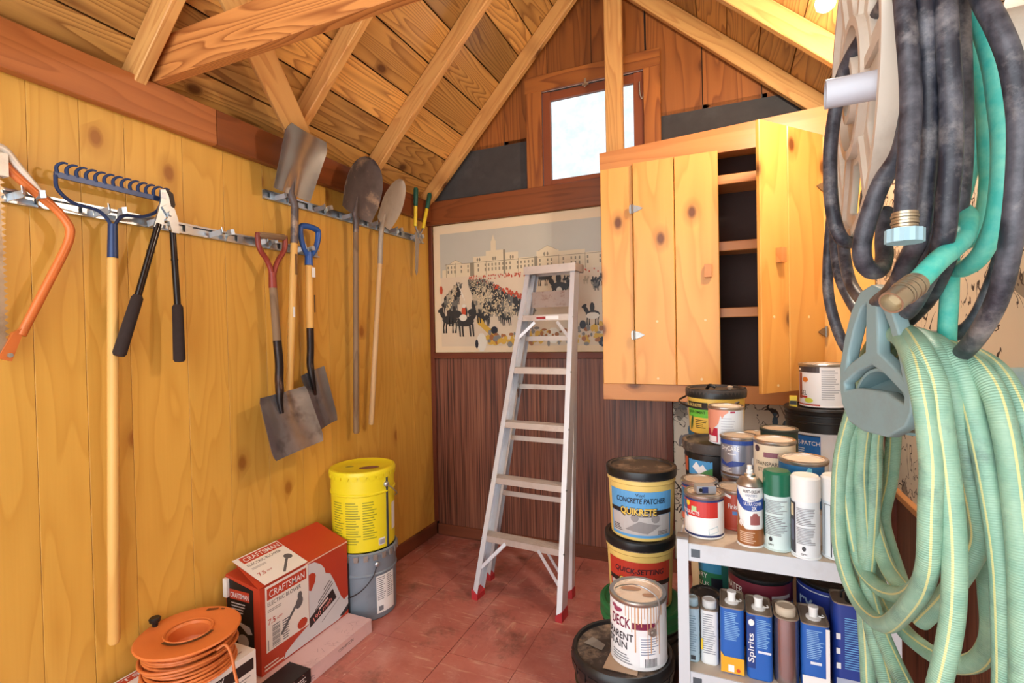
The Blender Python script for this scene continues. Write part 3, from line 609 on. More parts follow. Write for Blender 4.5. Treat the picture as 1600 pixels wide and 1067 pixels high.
# window
wn = struct(bpy.data.objects.new('window_1', None)); COL.objects.link(wn); wn.location = (1.105, 0, 2.2)
def wboard(n, p0, p1, w, t, d, mat, par=wn): return board(n, V(p0)-V(1.105,0,2.2), V(p1)-V(1.105,0,2.2), w, t, d, mat, par)
wboard('window_frame', (.764,-.012,2.2), (.764,-.012,2.762), .098, .022, (1,0,0), M_FRAMEW)
wboard('window_frame', (1.452,-.012,2.2), (1.452,-.012,2.762), .090, .022, (1,0,0), M_FRAMEW)
wboard('window_frame', (.712,-.013,2.81), (1.497,-.013,2.81), .094, .024, (0,0,1), M_FRAMEW)
wboard('sash', (.838,.012,2.205), (.838,.012,2.757), .048, .03, (1,0,0), M_SASH)
wboard('sash', (1.378,.012,2.205), (1.378,.012,2.757), .056, .03, (1,0,0), M_SASH)
wboard('sash', (.863,.012,2.731), (1.35,.012,2.731), .05, .028, (0,0,1), M_SASH)
wboard('sash', (.863,.012,2.221), (1.35,.012,2.221), .032, .028, (0,0,1), M_SASH)
def glass():
    m, n, l, b = nt('dusty_window_glass')
    tc = n.new('ShaderNodeTexCoord'); k = n.new('ShaderNodeTexNoise'); k.inputs['Scale'].default_value = 9; k.inputs['Detail'].default_value = 9; k.inputs['Roughness'].default_value = .75; l.new(tc.outputs['Object'], k.inputs['Vector'])
    cr = n.new('ShaderNodeValToRGB'); cr.color_ramp.elements[0].position = .34; cr.color_ramp.elements[0].color = (.49, .535, .55, 1); cr.color_ramp.elements[1].position = .58; cr.color_ramp.elements[1].color = (.575, .585, .59, 1); l.new(k.outputs['Fac'], cr.inputs[0])
    t = n.new('ShaderNodeBsdfTransparent'); l.new(cr.outputs[0], t.inputs[0])
    g = n.new('ShaderNodeBsdfGlossy'); g.inputs['Roughness'].default_value = .15
    mx = n.new('ShaderNodeMixShader'); mx.inputs[0].default_value = .05; l.new(t.outputs[0], mx.inputs[1]); l.new(g.outputs[0], mx.inputs[2]); l.new(mx.outputs[0], n['Material Output'].inputs[0])
    return m
MB().box(.86-1.105, 1.352-1.105, .010, .014, .03, .51).build('pane', glass(), wn)
la = MB().box(-.006,.006,-.012,0,-.02,.02).box(-.018,.018,-.010,0,-.016,-.006)
la.rod((0,-.012,-.012), (0,-.02,-.03), .004).build('latch', M_BRASS, wn).location = (1.085-1.105, -.022, .555)
ch = MB()
cp = [(.0,0,.0),(.001,-.004,-.03),(.004,-.006,-.07),(.014,-.006,-.095),(.022,-.005,-.07),(.024,-.003,-.03),(.025,0,.03)]
ss = spline(cp, 4)
for i, q in enumerate(ss):
    ch.sphere(q, .0042, (1,1,1.2), 6, 4)
ch.build('chain', M_BRASS, wn, True).location = (1.385-1.105, -.008, .50)
# bare bulb on the right roof slope
bl = thing('ceiling_bulb', 'glowing bare light bulb under the right roof slope', 'light bulb', BULB)
MB().lathe([(.012,.062),(.014,.04),(.024,.022),(.030,0),(.026,-.018),(.014,-.028),(.001,-.031)], 20).build('glass', emit('bulb_glow', (255, 226, 170), 14.0), bl, True)
MB().lathe([(.016,.16),(.034,.158),(.034,.13),(.02,.118),(.018,.06),(.012,.058)], 20).build('socket', paint('white_porcelain', (226, 222, 214), .3), bl, 40)
ld = bpy.data.lights.new('bulb_light', 'POINT'); ld.energy = 88; ld.color = (1.0, .90, .75); ld.shadow_soft_size = .036
lo = bpy.data.objects.new('bulb_light', ld); COL.objects.link(lo); lo.location = BULB
# ================================================================== TOOLS ON THE LEFT WALL
def wp(o, root):
    """hang a part that was built in world coordinates under its thing"""
    o.parent = root; o.matrix_parent_inverse = Matrix.Translation(-Vector(root.location)); return o
def handle(p0, p1, r, mat, root, name='handle', r1=None, n=14, dome=True):
    p0 = Vector(p0); p1 = Vector(p1); ln = (p1-p0).length; r1 = r1 or r
    pr = [(.001, 0), (r*.75, .002), (r, .010)] if dome else [(r, 0)]
    pr += [(r+(r1-r)*.5, ln*.5), (r1, ln-.010), (r1*.75, ln-.002), (.001, ln)] if dome else [(r1, ln)]
    m = MB(); m.lathe(pr, n)
    vs = [(v.z, v.x, v.y) for v in m.v]
    return wp(obj(name, vs, m.f, mat, None, 50, None, frame(p0, p1-p0, (0, 1, .01))), root)
def blade(root, base, tip, wdir, wfun, dish, mat, lip=0.0, thick=.003, crown=.0, nu=14, nv=12, name='blade', ridge=0.0):
    """dished sheet-metal blade from base to tip; wfun(s) half width, edges curl towards the room"""
    base = Vector(base); tip = Vector(tip); L = (tip-base); ln = L.length; L = L/ln; Wd = Vector(wdir); Wd = (Wd-L*Wd.dot(L)).normalized(); N = L.cross(Wd)
    if N.x < 0: N = -N
    vs = []
    for side in (0, 1):
        for i in range(nu+1):
            s = i/nu; w = wfun(s)
            for j in range(nv+1):
                t = -1+2*j/nv; d = dish*(t*t)*(1-.35*s)+lip*max(0, s-.75)*4*.0+crown*math.sin(s*math.pi)*(1-t*t)
                d += ridge*math.exp(-(t/.16)**2)*max(0, 1-s*2.2)
                vs.append(base+L*(ln*s*(1-(0.0)))+Wd*(w*t)+N*(d-side*thick))
    m = (nu+1)*(nv+1); q = nv+1; fs = []
    for i in range(nu):
        for j in range(nv):
            a = i*q+j; fs += [(a, a+1, a+q+1, a+q), (m+a+q, m+a+q+1, m+a+1, m+a)]
    ring = [j for j in range(q)]+[i*q+nv for i in range(1, nu+1)]+[nu*q+j for j in range(nv-1, -1, -1)]+[i*q for i in range(nu-1, 0, -1)]
    for a, b in zip(ring, ring[1:]+ring[:1]): fs.append((b, a, m+a, m+b))
    return wp(obj(name, vs, fs, mat, None, 35), root)
def lerp(tab):
    def f(s):
        for (a, x), (b, y) in zip(tab, tab[1:]):
            if s <= b:
                t = (s-a)/(b-a); t = t*t*(3-2*t) if False else t; return x+(y-x)*t
        return tab[-1][1]
    return f
# galvanised rails with spring clips
def rail(y0, y1, z, label, hooks):
    r = thing('tool_rail', label, 'tool rail', (0, (y0+y1)/2, z))
    m = MB().box(.001, .004, y0, y1, z-.019, z+.019).box(.004, .016, y0, y1, z-.019, z-.0165).box(.004, .016, y0, y1, z+.0165, z+.019)
    m.box(.013, .016, y0, y1, z-.0165, z-.012); m.box(.013, .016, y0, y1, z+.012, z+.0165)
    wp(m.build('channel', M_GALV), r)
    k = y0+.03; i = 0
    while k < y1-.09:                       # punched face plate: pieces between the slots
        wp(MB().box(.0125, .0148, k, k+.028, z-.013, z+.013).build('face_plate', M_GALV), r); k += .105; i += 1
    for h in hooks:                         # pairs of sprung fingers
        for s in (-1, 1):
            hk = MB(); pts = [(.014, h+s*.034, z-.008), (.030, h+s*.024, z-.002), (.052, h+s*.014, z+.004), (.066, h+s*.017, z+.008), (.074, h+s*.026, z+.010)]
            for a, b in zip(pts, pts[1:]): hk.bar(a, b, .0022, .022, (0, 1, 0))
            wp(hk.build('spring_clip', M_GALV), r)
rail(-2.62, -.998, 1.727, 'long lower galvanised tool rail holding the rake and loppers', (-2.10, -1.895, -1.74, -1.52, -1.318, -1.112))
rail(-1.302, -.085, 1.940, 'upper galvanised tool rail holding the long shovels', (-1.215, -.99, -.805, -.60, -.42, -.20))
# bow saw
t = thing('bow_saw', 'orange tubular bow saw with a toothed blade at the left edge', 'saw', (.05, -2.11, 1.28))
M_ORANGE = paint('orange_enamel', (206, 112, 52), .35, .1, var=.12, scale=14, dirt=(140, 84, 48), dirt_amt=.3)
wp(MB().tube([(.05,-2.150,1.800),(.05,-2.132,1.780),(.05,-2.091,1.744),(.05,-2.042,1.705),(.05,-2.014,1.667),(.05,-2.010,1.640),(.05,-2.022,1.595),(.05,-2.075,1.469),(.05,-2.128,1.345)], .0115, 12, 6).build('frame', M_ORANGE, None, 60), t)
wp(MB().add([(.042,-2.120,1.37),(.042,-2.146,1.352),(.042,-2.178,1.285),(.042,-2.150,1.276),(.058,-2.120,1.37),(.058,-2.146,1.352),(.055,-2.178,1.285),(.055,-2.150,1.276)], [(0,1,2,3),(7,6,5,4),(0,4,5,1),(1,5,6,2),(2,6,7,3),(3,7,4,0)]).build('flattened_end', M_ORANGE), t)
wp(MB().rod((.04,-2.155,1.292), (.062,-2.155,1.292), .006).build('rivet', M_GALV, None, True), t)
bk = MB(); bk.tube([(.05,-2.192,1.80),(.05,-2.172,1.836),(.05,-2.150,1.836),(.05,-2.125,1.805),(.05,-2.095,1.768),(.05,-2.068,1.735)], .014, 10, 5, rfun=lambda s: .015*(1-.65*s)+.002); bk.box(.035, .066, -2.186, -2.148, 1.765, 1.825)
wp(bk.build('tension_lever', paint('worn_white_enamel', (222, 216, 202), .4, .2, dirt=(150, 140, 126), dirt_amt=.4), None, 40), t)
sb = MB(); zz = 1.295; sb.box(.049, .051, -2.180, -2.160, zz, 1.785)
while zz < 1.77: sb.add([(.049,-2.160,zz),(.051,-2.160,zz),(.050,-2.151,zz+.006),(.049,-2.160,zz+.012),(.051,-2.160,zz+.012)], [(0,1,2),(3,2,4),(0,2,3),(1,4,2)]); zz += .0155
wp(sb.build('blade', paint('saw_steel', (176, 160, 138), .4, .75, var=.25, scale=30, dirt=(120, 84, 54), dirt_amt=.5)), t)
# bow rake
M_BLUE = paint('blue_enamel', (38, 58, 98), .35, .25, var=.2, scale=20, dirt=(40, 40, 48), dirt_amt=.5)
t = thing('bow_rake', 'blue bow rake with a long wooden handle hanging tines up', 'rake', (.05, -1.928, .381))
wp(MB().bar((.05,-2.043,1.805), (.05,-1.742,1.803), .016, .008, (0,0,1)).build('head_bar', M_BLUE), t)
for k in range(13):
    y = -2.036+k*(.287/12); tp = [(.05,y,1.810),(.053,y-.003,1.824),(.057,y+.001,1.834),(.062,y+.010,1.840),(.066,y+.019,1.839)]
    wp(MB().tube(tp, .005, 7, 4, rfun=lambda s: .0058*(1-.55*s)).build('tine', M_BLUE, None, True), t)
wp(MB().tube([(.05,-2.040,1.803),(.05,-2.036,1.764),(.05,-2.000,1.733),(.052,-1.939,1.724),(.053,-1.909,1.695),(.05,-1.901,1.665)], .0055, 8, 6).tube([(.05,-1.746,1.801),(.05,-1.765,1.759),(.05,-1.812,1.731),(.052,-1.865,1.724),(.053,-1.890,1.695),(.05,-1.897,1.665)], .0055, 8, 6).build('bow', M_BLUE, None, True), t)
handle((.05,-1.898,1.690), (.05,-1.901,1.585), .0125, M_BLUE, t, 'ferrule', .0145, dome=False)
handle((.05,-1.901,1.59), (.045,-1.928,.383), .0145, M_ASH, t, 'handle', .0165)
# loppers
t = thing('lopping_shears', 'black loppers with foam grips hooked over the rail', 'loppers', (.075, -1.78, 1.25))
M_TUBE = paint('gloss_black_tube', (30, 22, 20), .18, .35, var=.2)
for a, b, c in (((.075,-1.776,1.712), (.085,-1.854,1.459), (.088,-1.914,1.277)), ((.07,-1.727,1.70), (.078,-1.722,1.436), (.08,-1.723,1.248))):
    hd = handle(a, b, .0098, M_TUBE, t, 'handle', .0105, dome=False)
    handle(Vector(b)+(Vector(a)-Vector(b)).normalized()*.012, c, .0165, M_FOAM, t, 'grip', .0185)
    q = Vector(a).lerp(Vector(b), .38); u = (Vector(b)-Vector(a)).normalized()*.003
    wp(MB().rod(q-u, q+u, .0112).build('lock_collar', M_TUBE, None, True), t)
jm = MB(); jp = [(-1.792,1.700),(-1.766,1.700),(-1.752,1.742),(-1.735,1.775),(-1.742,1.812),(-1.752,1.832),(-1.768,1.828),(-1.766,1.800),(-1.775,1.760)]
def plate(mb, pts, x0, x1):
    n = len(pts); mb.add([(x0, p[0], p[1]) for p in pts]+[(x1, p[0], p[1]) for p in pts], [(i, (i+1) % n, n+(i+1) % n, n+i) for i in range(n)]+[tuple(reversed(range(n))), tuple(range(n, 2*n))]); return mb
wp(plate(MB(), jp, .072, .079).build('hook_jaw', M_GALV), t)
wp(plate(MB(), [(-1.738,1.690),(-1.714,1.690),(-1.716,1.735),(-1.728,1.772),(-1.752,1.782),(-1.768,1.770),(-1.752,1.745)], .080, .086).build('lever_plate', M_GALV), t)
wp(plate(MB(), [(-1.742,1.770),(-1.722,1.765),(-1.716,1.790),(-1.722,1.826),(-1.738,1.836),(-1.752,1.834),(-1.738,1.808)], .066, .072).build('cutting_blade', M_BLKIRON), t)
wp(MB().rod((.07,-1.742,1.752), (.092,-1.742,1.752), .009).rod((.07,-1.752,1.730), (.09,-1.752,1.730), .005).build('pivot_bolt', M_GALV, None, True), t)
wp(MB().box(.0795,.0802,-1.764,-1.750,1.800,1.822).build('maker_sticker', M_LABELW), t)
# square-mouth shovel, blade up
t = thing('square_shovel', 'large square-mouth shovel hung blade up with a bright steel blade', 'shovel', (.06, -1.236, 1.089))
blade(t, (.072,-1.231,1.950), (.170,-1.214,2.204), (0,1,0), lerp([(0,.100),(.88,.118),(1,.098)]), .030, M_STEELB, crown=-.006, ridge=.013)
wp(MB().tube([(.085,-1.216,2.03),(.083,-1.219,1.985),(.080,-1.222,1.950),(.088,-1.212,1.905),(.085,-1.209,1.86),(.078,-1.209,1.739)], .014, 12, 5, rfun=lambda s: .008+.0085*min(1, s*2.2)).build('socket', M_STEELR, None, 50), t)
hs = handle((.078,-1.209,1.745), (.056,-1.236,1.089), .0155, M_ASH, t)
wp(MB().box(.0905,.0915,-1.219,-1.208,1.60,1.69).build('handle_print', c_(120, 88, 52)), t)
wp(MB().box(.0845,.0855,-1.232,-1.222,1.415,1.46).build('price_sticker', M_LABELW), t)
# red D-handle shovel
M_REDE = paint('worn_red_enamel', (138, 52, 40), .4, .15, var=.2, scale=18, dirt=(84, 46, 36), dirt_amt=.5)
t = thing('d_handle_shovel', 'square shovel hung by its worn red D-handle, blade down', 'shovel', (.075, -1.31, .846))
handle((.07,-1.389,1.744), (.07,-1.247,1.757), .0135, M_ASHOLD, t, 'grip')
wp(MB().tube([(.07,-1.385,1.752),(.07,-1.388,1.735),(.07,-1.380,1.69),(.07,-1.345,1.645),(.07,-1.326,1.600),(.07,-1.324,1.540)], .011, 10, 6).tube([(.07,-1.252,1.765),(.07,-1.250,1.745),(.07,-1.257,1.70),(.07,-1.292,1.65),(.07,-1.312,1.600),(.07,-1.318,1.540)], .011, 10, 6).build('yoke', M_REDE, None, 60), t)
handle((.07,-1.321,1.60), (.07,-1.320,1.535), .0150, M_REDE, t, 'ferrule', .017, dome=False)
handle((.07,-1.320,1.55), (.07,-1.305,1.30), .0158, M_ASHOLD, t, 'handle', .017)
wp(MB().tube([(.07,-1.306,1.315),(.072,-1.300,1.22),(.072,-1.303,1.15),(.084,-1.312,1.105),(.088,-1.316,1.06),(.094,-1.312,1.01)], .015, 12, 5, rfun=lambda s: .0175 if s < .6 else .0175-.024*(s-.6)).build('socket', M_BLKIRON, None, 50), t)
blade(t, (.070,-1.305,1.092), (.140,-1.277,.846), (0,1,0), lerp([(0,.118),(.06,.126),(.9,.140),(1,.130)]), .030, M_STEEL, crown=-.005, ridge=.010)
# blue D-handle spade
M_BLUEP = paint('blue_plastic', (36, 84, 158), .35, 0, var=.08)
t = thing('garden_spade', 'small spade hung by its bright blue plastic D-handle', 'spade', (.05, -1.10, .917))
bg = [(.06,-1.112,1.690),(.06,-1.140,1.735),(.06,-1.156,1.790),(.06,-1.152,1.822),(.06,-1.120,1.832),(.06,-1.075,1.830),(.06,-1.050,1.820),(.06,-1.052,1.780),(.06,-1.072,1.730),(.06,-1.106,1.690)]
wp(MB().tube(bg, .0125, 10, 6, rfun=lambda s: .0105+.0035*math.sin(s*math.pi)).build('d_grip', M_BLUEP, None, 60), t)
handle((.06,-1.110,1.715), (.06,-1.111,1.655), .016, M_BLUEP, t, 'ferrule', .0185, dome=False)
handle((.06,-1.111,1.66), (.052,-1.105,1.36), .0165, M_ASH, t)
wp(MB().box(.0778,.0788,-1.112,-1.092,1.60,1.645).build('bar_code_sticker', M_LABELW), t)
wp(MB().box(.0735,.0745,-1.098,-1.092,1.44,1.52).build('handle_print', c_(70, 52, 36)), t)
wp(MB().tube([(.052,-1.105,1.375),(.05,-1.104,1.28),(.05,-1.108,1.21),(.058,-1.112,1.17),(.062,-1.105,1.12),(.058,-1.09,1.06)], .014, 12, 5, rfun=lambda s: .0165 if s < .55 else .0165-.02*(s-.55)).build('socket', M_BLKIRON, None, 50), t)
blade(t, (.048,-1.106,1.170), (.080,-1.040,.913), (0,1,.12), lerp([(0,.074),(.9,.064),(1,.055)]), .016, M_STEEL, crown=-.003, ridge=.009)
# round-point shovel
t = thing('round_point_shovel', 'long round-point shovel with an earth-caked blade and weathered handle', 'shovel', (.06, -.813, .826))
def egg(s): return .112*min(1, (s+.42)/.55)**.6*math.sqrt(max(.0001, 1-max(0, (s-.30)/.70)**2.3)) if s < .999 else .006
blade(t, (.076,-.826,1.948), (.150,-.770,2.232), (0,1,0), lambda s: max(.006, (.112+.022*min(s/.3, 1))*math.sqrt(max(.002, 1-max(0, (s-.45)/.55)**2.2))), .030, M_STEELR, crown=-.006, ridge=.011, nu=20)
wp(MB().tube([(.092,-.81,2.05),(.088,-.816,1.99),(.084,-.822,1.950),(.080,-.808,1.915),(.072,-.803,1.86)], .013, 12, 5, rfun=lambda s: .006+.0085*min(1, s*2)).build('socket', M_STEELR, None, 50), t)
handle((.073,-.803,1.90), (.052,-.813,.826), .0140, M_ASHOLD, t, 'handle', .0150)
# trench shovel
t = thing('trench_shovel', 'narrow pointed shovel with a pale dusty blade and pale handle', 'shovel', (.06, -.69, .851))
blade(t, (.076,-.598,1.944), (.128,-.470,2.208), (0,1,-.25), lambda s: max(.005, (.060+.022*math.sin(min(1, s*2)*math.pi/2))*math.sqrt(max(.002, 1-max(0, (s-.35)/.65)**2.0))), .018, M_STEELP, crown=-.003, ridge=.007, nu=18)
wp(MB().tube([(.086,-.575,2.00),(.082,-.592,1.95),(.088,-.612,1.91),(.086,-.618,1.87),(.074,-.616,1.722)], .013, 12, 5, rfun=lambda s: .006+.0078*min(1, s*2.6)).build('socket', M_STEELP, None, 50), t)
handle((.074,-.616,1.73), (.052,-.696,.851), .0135, M_ASHPALE, t, 'handle', .0145)
# hedge shears
t = thing('hedge_shears', 'hedge shears with green and yellow grips hung by the corner', 'shears', (.06, -.2, 1.705))
M_GRN = paint('green_grip', (24, 84, 66), .5); M_YEL = paint('yellow_sleeve', (232, 202, 48), .45)
for a, b, c, d, e in (((.07,-.246,2.234),(.066,-.247,2.12),(.066,-.247,2.12),(.06,-.247,1.998),(.055,-.212,1.955)), ((.07,-.090,2.238),(.067,-.124,2.13),(.067,-.124,2.13),(.06,-.163,2.000),(.055,-.198,1.955))):
    handle(a, b, .0150, M_GRN, t, 'grip', .0135); handle(c, d, .0112, M_YEL, t, 'sleeve', .0105, dome=False)
    wp(MB().tube([d, (.058,(d[1]+e[1])/2,1.975), e], .0062, 8, 4).build('tang', M_GALV, None, True), t)
wp(plate(MB(), [(-.240,1.962),(-.195,1.972),(-.190,1.940),(-.205,1.86),(-.222,1.72),(-.236,1.700),(-.246,1.725),(-.240,1.86)], .050, .054).build('cutting_blade', M_STEELP), t)
wp(plate(MB(), [(-.222,1.985),(-.180,1.975),(-.165,1.930),(-.180,1.905),(-.205,1.930)], .0545, .0575).build('cutting_blade', M_STEELP), t)
wp(MB().rod((.046,-.207,1.95),(.064,-.207,1.95),.008).build('pivot_bolt', M_GALV, None, True), t)

# ================================================================== POSTER AND LADDER
t = thing('parade_poster', 'large unframed printed poster of a mounted parade pinned to the back wall', 'poster', (.64, -.004, 1.212))
PX0, PX1, PZ0, PZ1 = .036, 1.25, 1.212, 2.043
wp(MB().box(PX0, PX1, -.006, -.003, PZ0, PZ1).build('paper', M_PAPER), t)
def pf(u, v, e): return Vector((u, -.006-e, v))
class PP(Print):
    def __init__(s, lift): super().__init__(pf, 99); s.lift = lift
def pr(name, mat, fn, lift): q = PP(lift); fn(q); wp(q.build(name, mat, None, True), t)
rn = random.Random(5)
IX0, IX1, IZ0, IZ1 = .085, 1.24, 1.250, 1.985
def g_sky(q): q.rect(IX0, IX1, 1.70, IZ1)
pr('print_sky', c_(186, 182, 166), g_sky, .0003)
def g_ground(q): q.rect(IX0, IX1, IZ0, 1.70)
pr('print_ground', c_(212, 194, 166), g_ground, .0003)
def g_build(q):
    for a, b, h in ((.10,.13,.05),(.13,.33,.085),(.33,.42,.12),(.42,.55,.15),(.55,.64,.13),(.64,.76,.09),(.76,.90,.12),(.90,1.06,.11),(1.06,1.24,.09)): q.rect(a, b, 1.70, 1.70+h)
    q.poly([(.15,1.785),(.25,1.785),(.20,1.81)]); q.poly([(.77,1.82),(.89,1.82),(.83,1.85)]); q.rect(.455,.49,1.85,1.91); q.poly([(.46,1.91),(.485,1.91),(.472,1.95)])
pr('print_buildings', c_(216, 200, 166), g_build, .0006)
def g_win(q):
    for x in (.13,.20,.33,.42,.55,.64,.76,.90,1.06): q.rect(x-.0015, x+.0015, 1.70, 1.79)
    q.rect(.12, 1.24, 1.782, 1.785); q.line([(.15,1.785),(.20,1.81),(.25,1.785)], .002); q.line([(.77,1.82),(.83,1.85),(.89,1.82)], .002)
    for k in range(44):
        x = .14+k*.0245
        if rn.random() < .85: q.rect(x, x+.009, 1.725, 1.745); q.rect(x, x+.009, 1.755, 1.772)
    for x in (.36,.375,.47,.485,.59,.605,.81,.83): q.ell(x, 1.80, .006, .012, 10)
    q.rect(.305,.335,1.70,1.785); q.rect(.54,.553,1.70,1.85); q.rect(.745,.765,1.70,1.79)
pr('print_windows', c_(138, 128, 106), g_win, .0009)
def rider(q, x, z, s, fl=1):
    q.ell(x, z, .030*s, .016*s, 10); q.ell(x+fl*.028*s, z+.018*s, .009*s, .020*s, 8, -.5*fl); q.ell(x+fl*.036*s, z+.034*s, .013*s, .007*s, 8, -.6*fl)
    for d in (-.022, -.012, .014, .024): q.poly([(x+d*s-.003*s, z-.008*s), (x+d*s+.004*s, z-.008*s), (x+d*s+.006*s*fl, z-.046*s), (x+d*s+.001*s, z-.046*s)])
    q.ell(x-.002*s, z+.028*s, .010*s, .022*s, 9)
def column(q, keep):
    rz = random.Random(21)
    for k in range(30):
        d = (k/29.0)**1.35; z = 1.668-.235*d; s_ = .22+.95*d
        x0, x1 = .300+.105*d, .40+.30*d; n = int(3+3*(1-d)+.5)
        for i in range(n):
            x = x0+(x1-x0)*i/max(1, n-1)+rz.uniform(-.010,.010); zz = z+rz.uniform(-.006,.006); c = rz.random()
            if x < .74 and keep(c): rider(q, x, zz, s_)
    for k in range(2, 12):
        d = (k/11.0)**1.3; c = rz.random()
        if keep(c): rider(q, .215-.10*d+rz.uniform(-.008,.008), 1.665-.16*d, .3+.95*d)
        c = rz.random()
        if keep(c): rider(q, .235-.06*d+rz.uniform(-.008,.008), 1.66-.15*d, .3+.8*d)
    for k in range(26):
        x, zz, c = rz.uniform(.93, 1.225), rz.uniform(1.585, 1.672), rz.random()
        if keep(c): rider(q, x, zz, .5)
def rows(q):
    column(q, lambda c: c < .74)
    rider(q, .150, 1.425, 1.9, -1); rider(q, .190, 1.46, 1.7, -1); rider(q, .265, 1.41, 2.1, 1); rider(q, .33, 1.47, 1.6, 1); rider(q, .90, 1.60, 1.7, -1); rider(q, .80, 1.66, 1.1, -1); rider(q, 1.10, 1.43, 1.4, -1); rider(q, 1.20, 1.50, 1.5, 1)
pr('print_riders', c_(46, 46, 46), rows, .0010)
pr('print_grey_horses', c_(104, 102, 94), lambda q: column(q, lambda c: .74 <= c < .90), .0042)
pr('print_pale_horses', c_(176, 162, 136), lambda q: column(q, lambda c: c >= .90), .0044)
def g_fleck(q):
    rz = random.Random(9)
    for k in range(330):
        d = rz.random(); x = .30+.105*d+(.10+.20*d)*rz.random(); q.ell(x, 1.675-.235*d+rz.uniform(-.01,.02), .0022+.003*d, .003+.004*d, 5)
    for k in range(70):
        d = rz.random(); q.ell(.225-.09*d+rz.uniform(-.015,.015), 1.67-.18*d, .002+.003*d, .003+.004*d, 5)
pr('print_helmet_flecks', c_(206, 188, 150), g_fleck, .0046)
def g_red(q):
    for k in range(120): q.ell(rn.uniform(.30, 1.235), 1.685+rn.uniform(-.010,.014), .004, .006, 6)
    for k in range(46):
        s = rn.random(); q.ell(.36+.34*s+rn.uniform(-.03,.05), 1.665-.13*s, .004+.005*s, .006+.006*s, 6)
    q.ell(.255, 1.475, .016, .034, 10); q.ell(.09, 1.62, .012, .03, 8); q.ell(.74, 1.54, .014, .02, 8); q.ell(1.19, 1.43, .02, .05, 8); q.ell(.69,1.56,.01,.02,8)
pr('print_red_coats', c_(190, 74, 44), g_red, .0034)
def g_white(q):
    q.ell(.25, 1.435, .028, .022, 12); q.ell(.258, 1.51, .014, .013, 10); q.ell(.38, 1.275, .035, .06, 10); q.ell(.90, 1.57, .02, .03, 10); q.ell(1.10, 1.42, .04, .02, 10); q.ell(.86,1.31,.04,.05,10)
    for k in range(16):
        s = rn.random(); q.ell(.215+.05*s, 1.66-.12*s, .004, .010, 6)
pr('print_white_plumes', c_(222, 216, 198), g_white, .0040)
def g_gold(q):
    q.poly([(.355,1.40),(.375,1.375),(.50,1.262),(.52,1.30),(.40,1.395),(.385,1.425)]); q.ell(.372, 1.405, .022, .034, 12, .7)
    for k in range(60): q.ell(rn.uniform(.40, 1.21), rn.uniform(1.262, 1.335), rn.uniform(.008,.024), rn.uniform(.008,.020), 9)
    for k in range(8): q.ell(rn.uniform(1.05,1.22), rn.uniform(1.32,1.46), .012, .02, 8)
pr('print_brass', c_(206, 164, 60), g_gold, .0026)
def g_navy(q):
    q.ell(.47, 1.35, .024, .024, 12); q.ell(1.04, 1.37, .02, .026, 10); q.ell(1.16, 1.27, .03, .03, 10); q.ell(.345, 1.265, .012, .03, 8)
pr('print_bearskins', c_(28, 32, 44), g_navy, .0044)
def g_brown(q):
    for k in range(40): q.ell(rn.uniform(.40, 1.21), rn.uniform(1.258, 1.35), rn.uniform(.006,.018), rn.uniform(.006,.016), 8)
pr('print_bandsmen', c_(158, 98, 52), g_brown, .0046)
def g_grey(q):
    for k in range(26): q.ell(rn.uniform(.42, 1.21), rn.uniform(1.258, 1.36), rn.uniform(.006,.02), rn.uniform(.006,.02), 8)
pr('print_grey_crowd', c_(126, 124, 118), g_grey, .0048)
# stepladder leaning part folded against the wall
t = thing('stepladder', 'aluminium stepladder with red feet leaning against the poster wall', 'ladder', (.86, -.67, 0))
FL0, FR0 = V(.622,-.655,.02), V(1.100,-.692,.02); FL1, FR1 = V(.790,-.262,1.672), V(1.078,-.286,1.672)
RL0, RR0 = V(.600,-.455,.02), V(1.085,-.475,.02); RL1, RR1 = V(.802,-.205,1.655), V(1.066,-.228,1.655)
UD = (FR0-FL0).normalized(); ND = Vector((.09, 1, -.24)).normalized()
def cprof(w, d, th, sgn):     # channel, web on the outside; x across the ladder, y depth
    p = [(0,0),(w,0),(w,th),(th,th),(th,d-th),(w,d-th),(w,d),(0,d)]
    return [(sgn*a, b) for a, b in p]
def crail(p0, p1, w, d, sgn, name):
    p0 = Vector(p0); p1 = Vector(p1); tt = (p1-p0).normalized(); a = (UD-tt*UD.dot(tt)).normalized(); b = a.cross(tt)*-1
    if b.y < 0: b = -b
    pf_ = cprof(w, d, .0025, sgn); n = len(pf_)
    vs = [q+a*x+b*y for q in (p0, p1) for x, y in pf_]
    fs = [(i, (i+1) % n, n+(i+1) % n, n+i) for i in range(n)]+[tuple(reversed(range(n))), tuple(range(n, 2*n))]
    return wp(obj(name, vs, fs, M_ALU), t)
crail(FL0, FL1, .026, .070, 1, 'front_rail'); crail(FR0, FR1, .026, .070, -1, 'front_rail')
crail(RL0, RL1, .024, .040, 1, 'rear_rail'); crail(RR0, RR1, .024, .040, -1, 'rear_rail')
TD = (FL1-FL0).normalized(); BD = Vector((.09, 1, 0)).normalized()
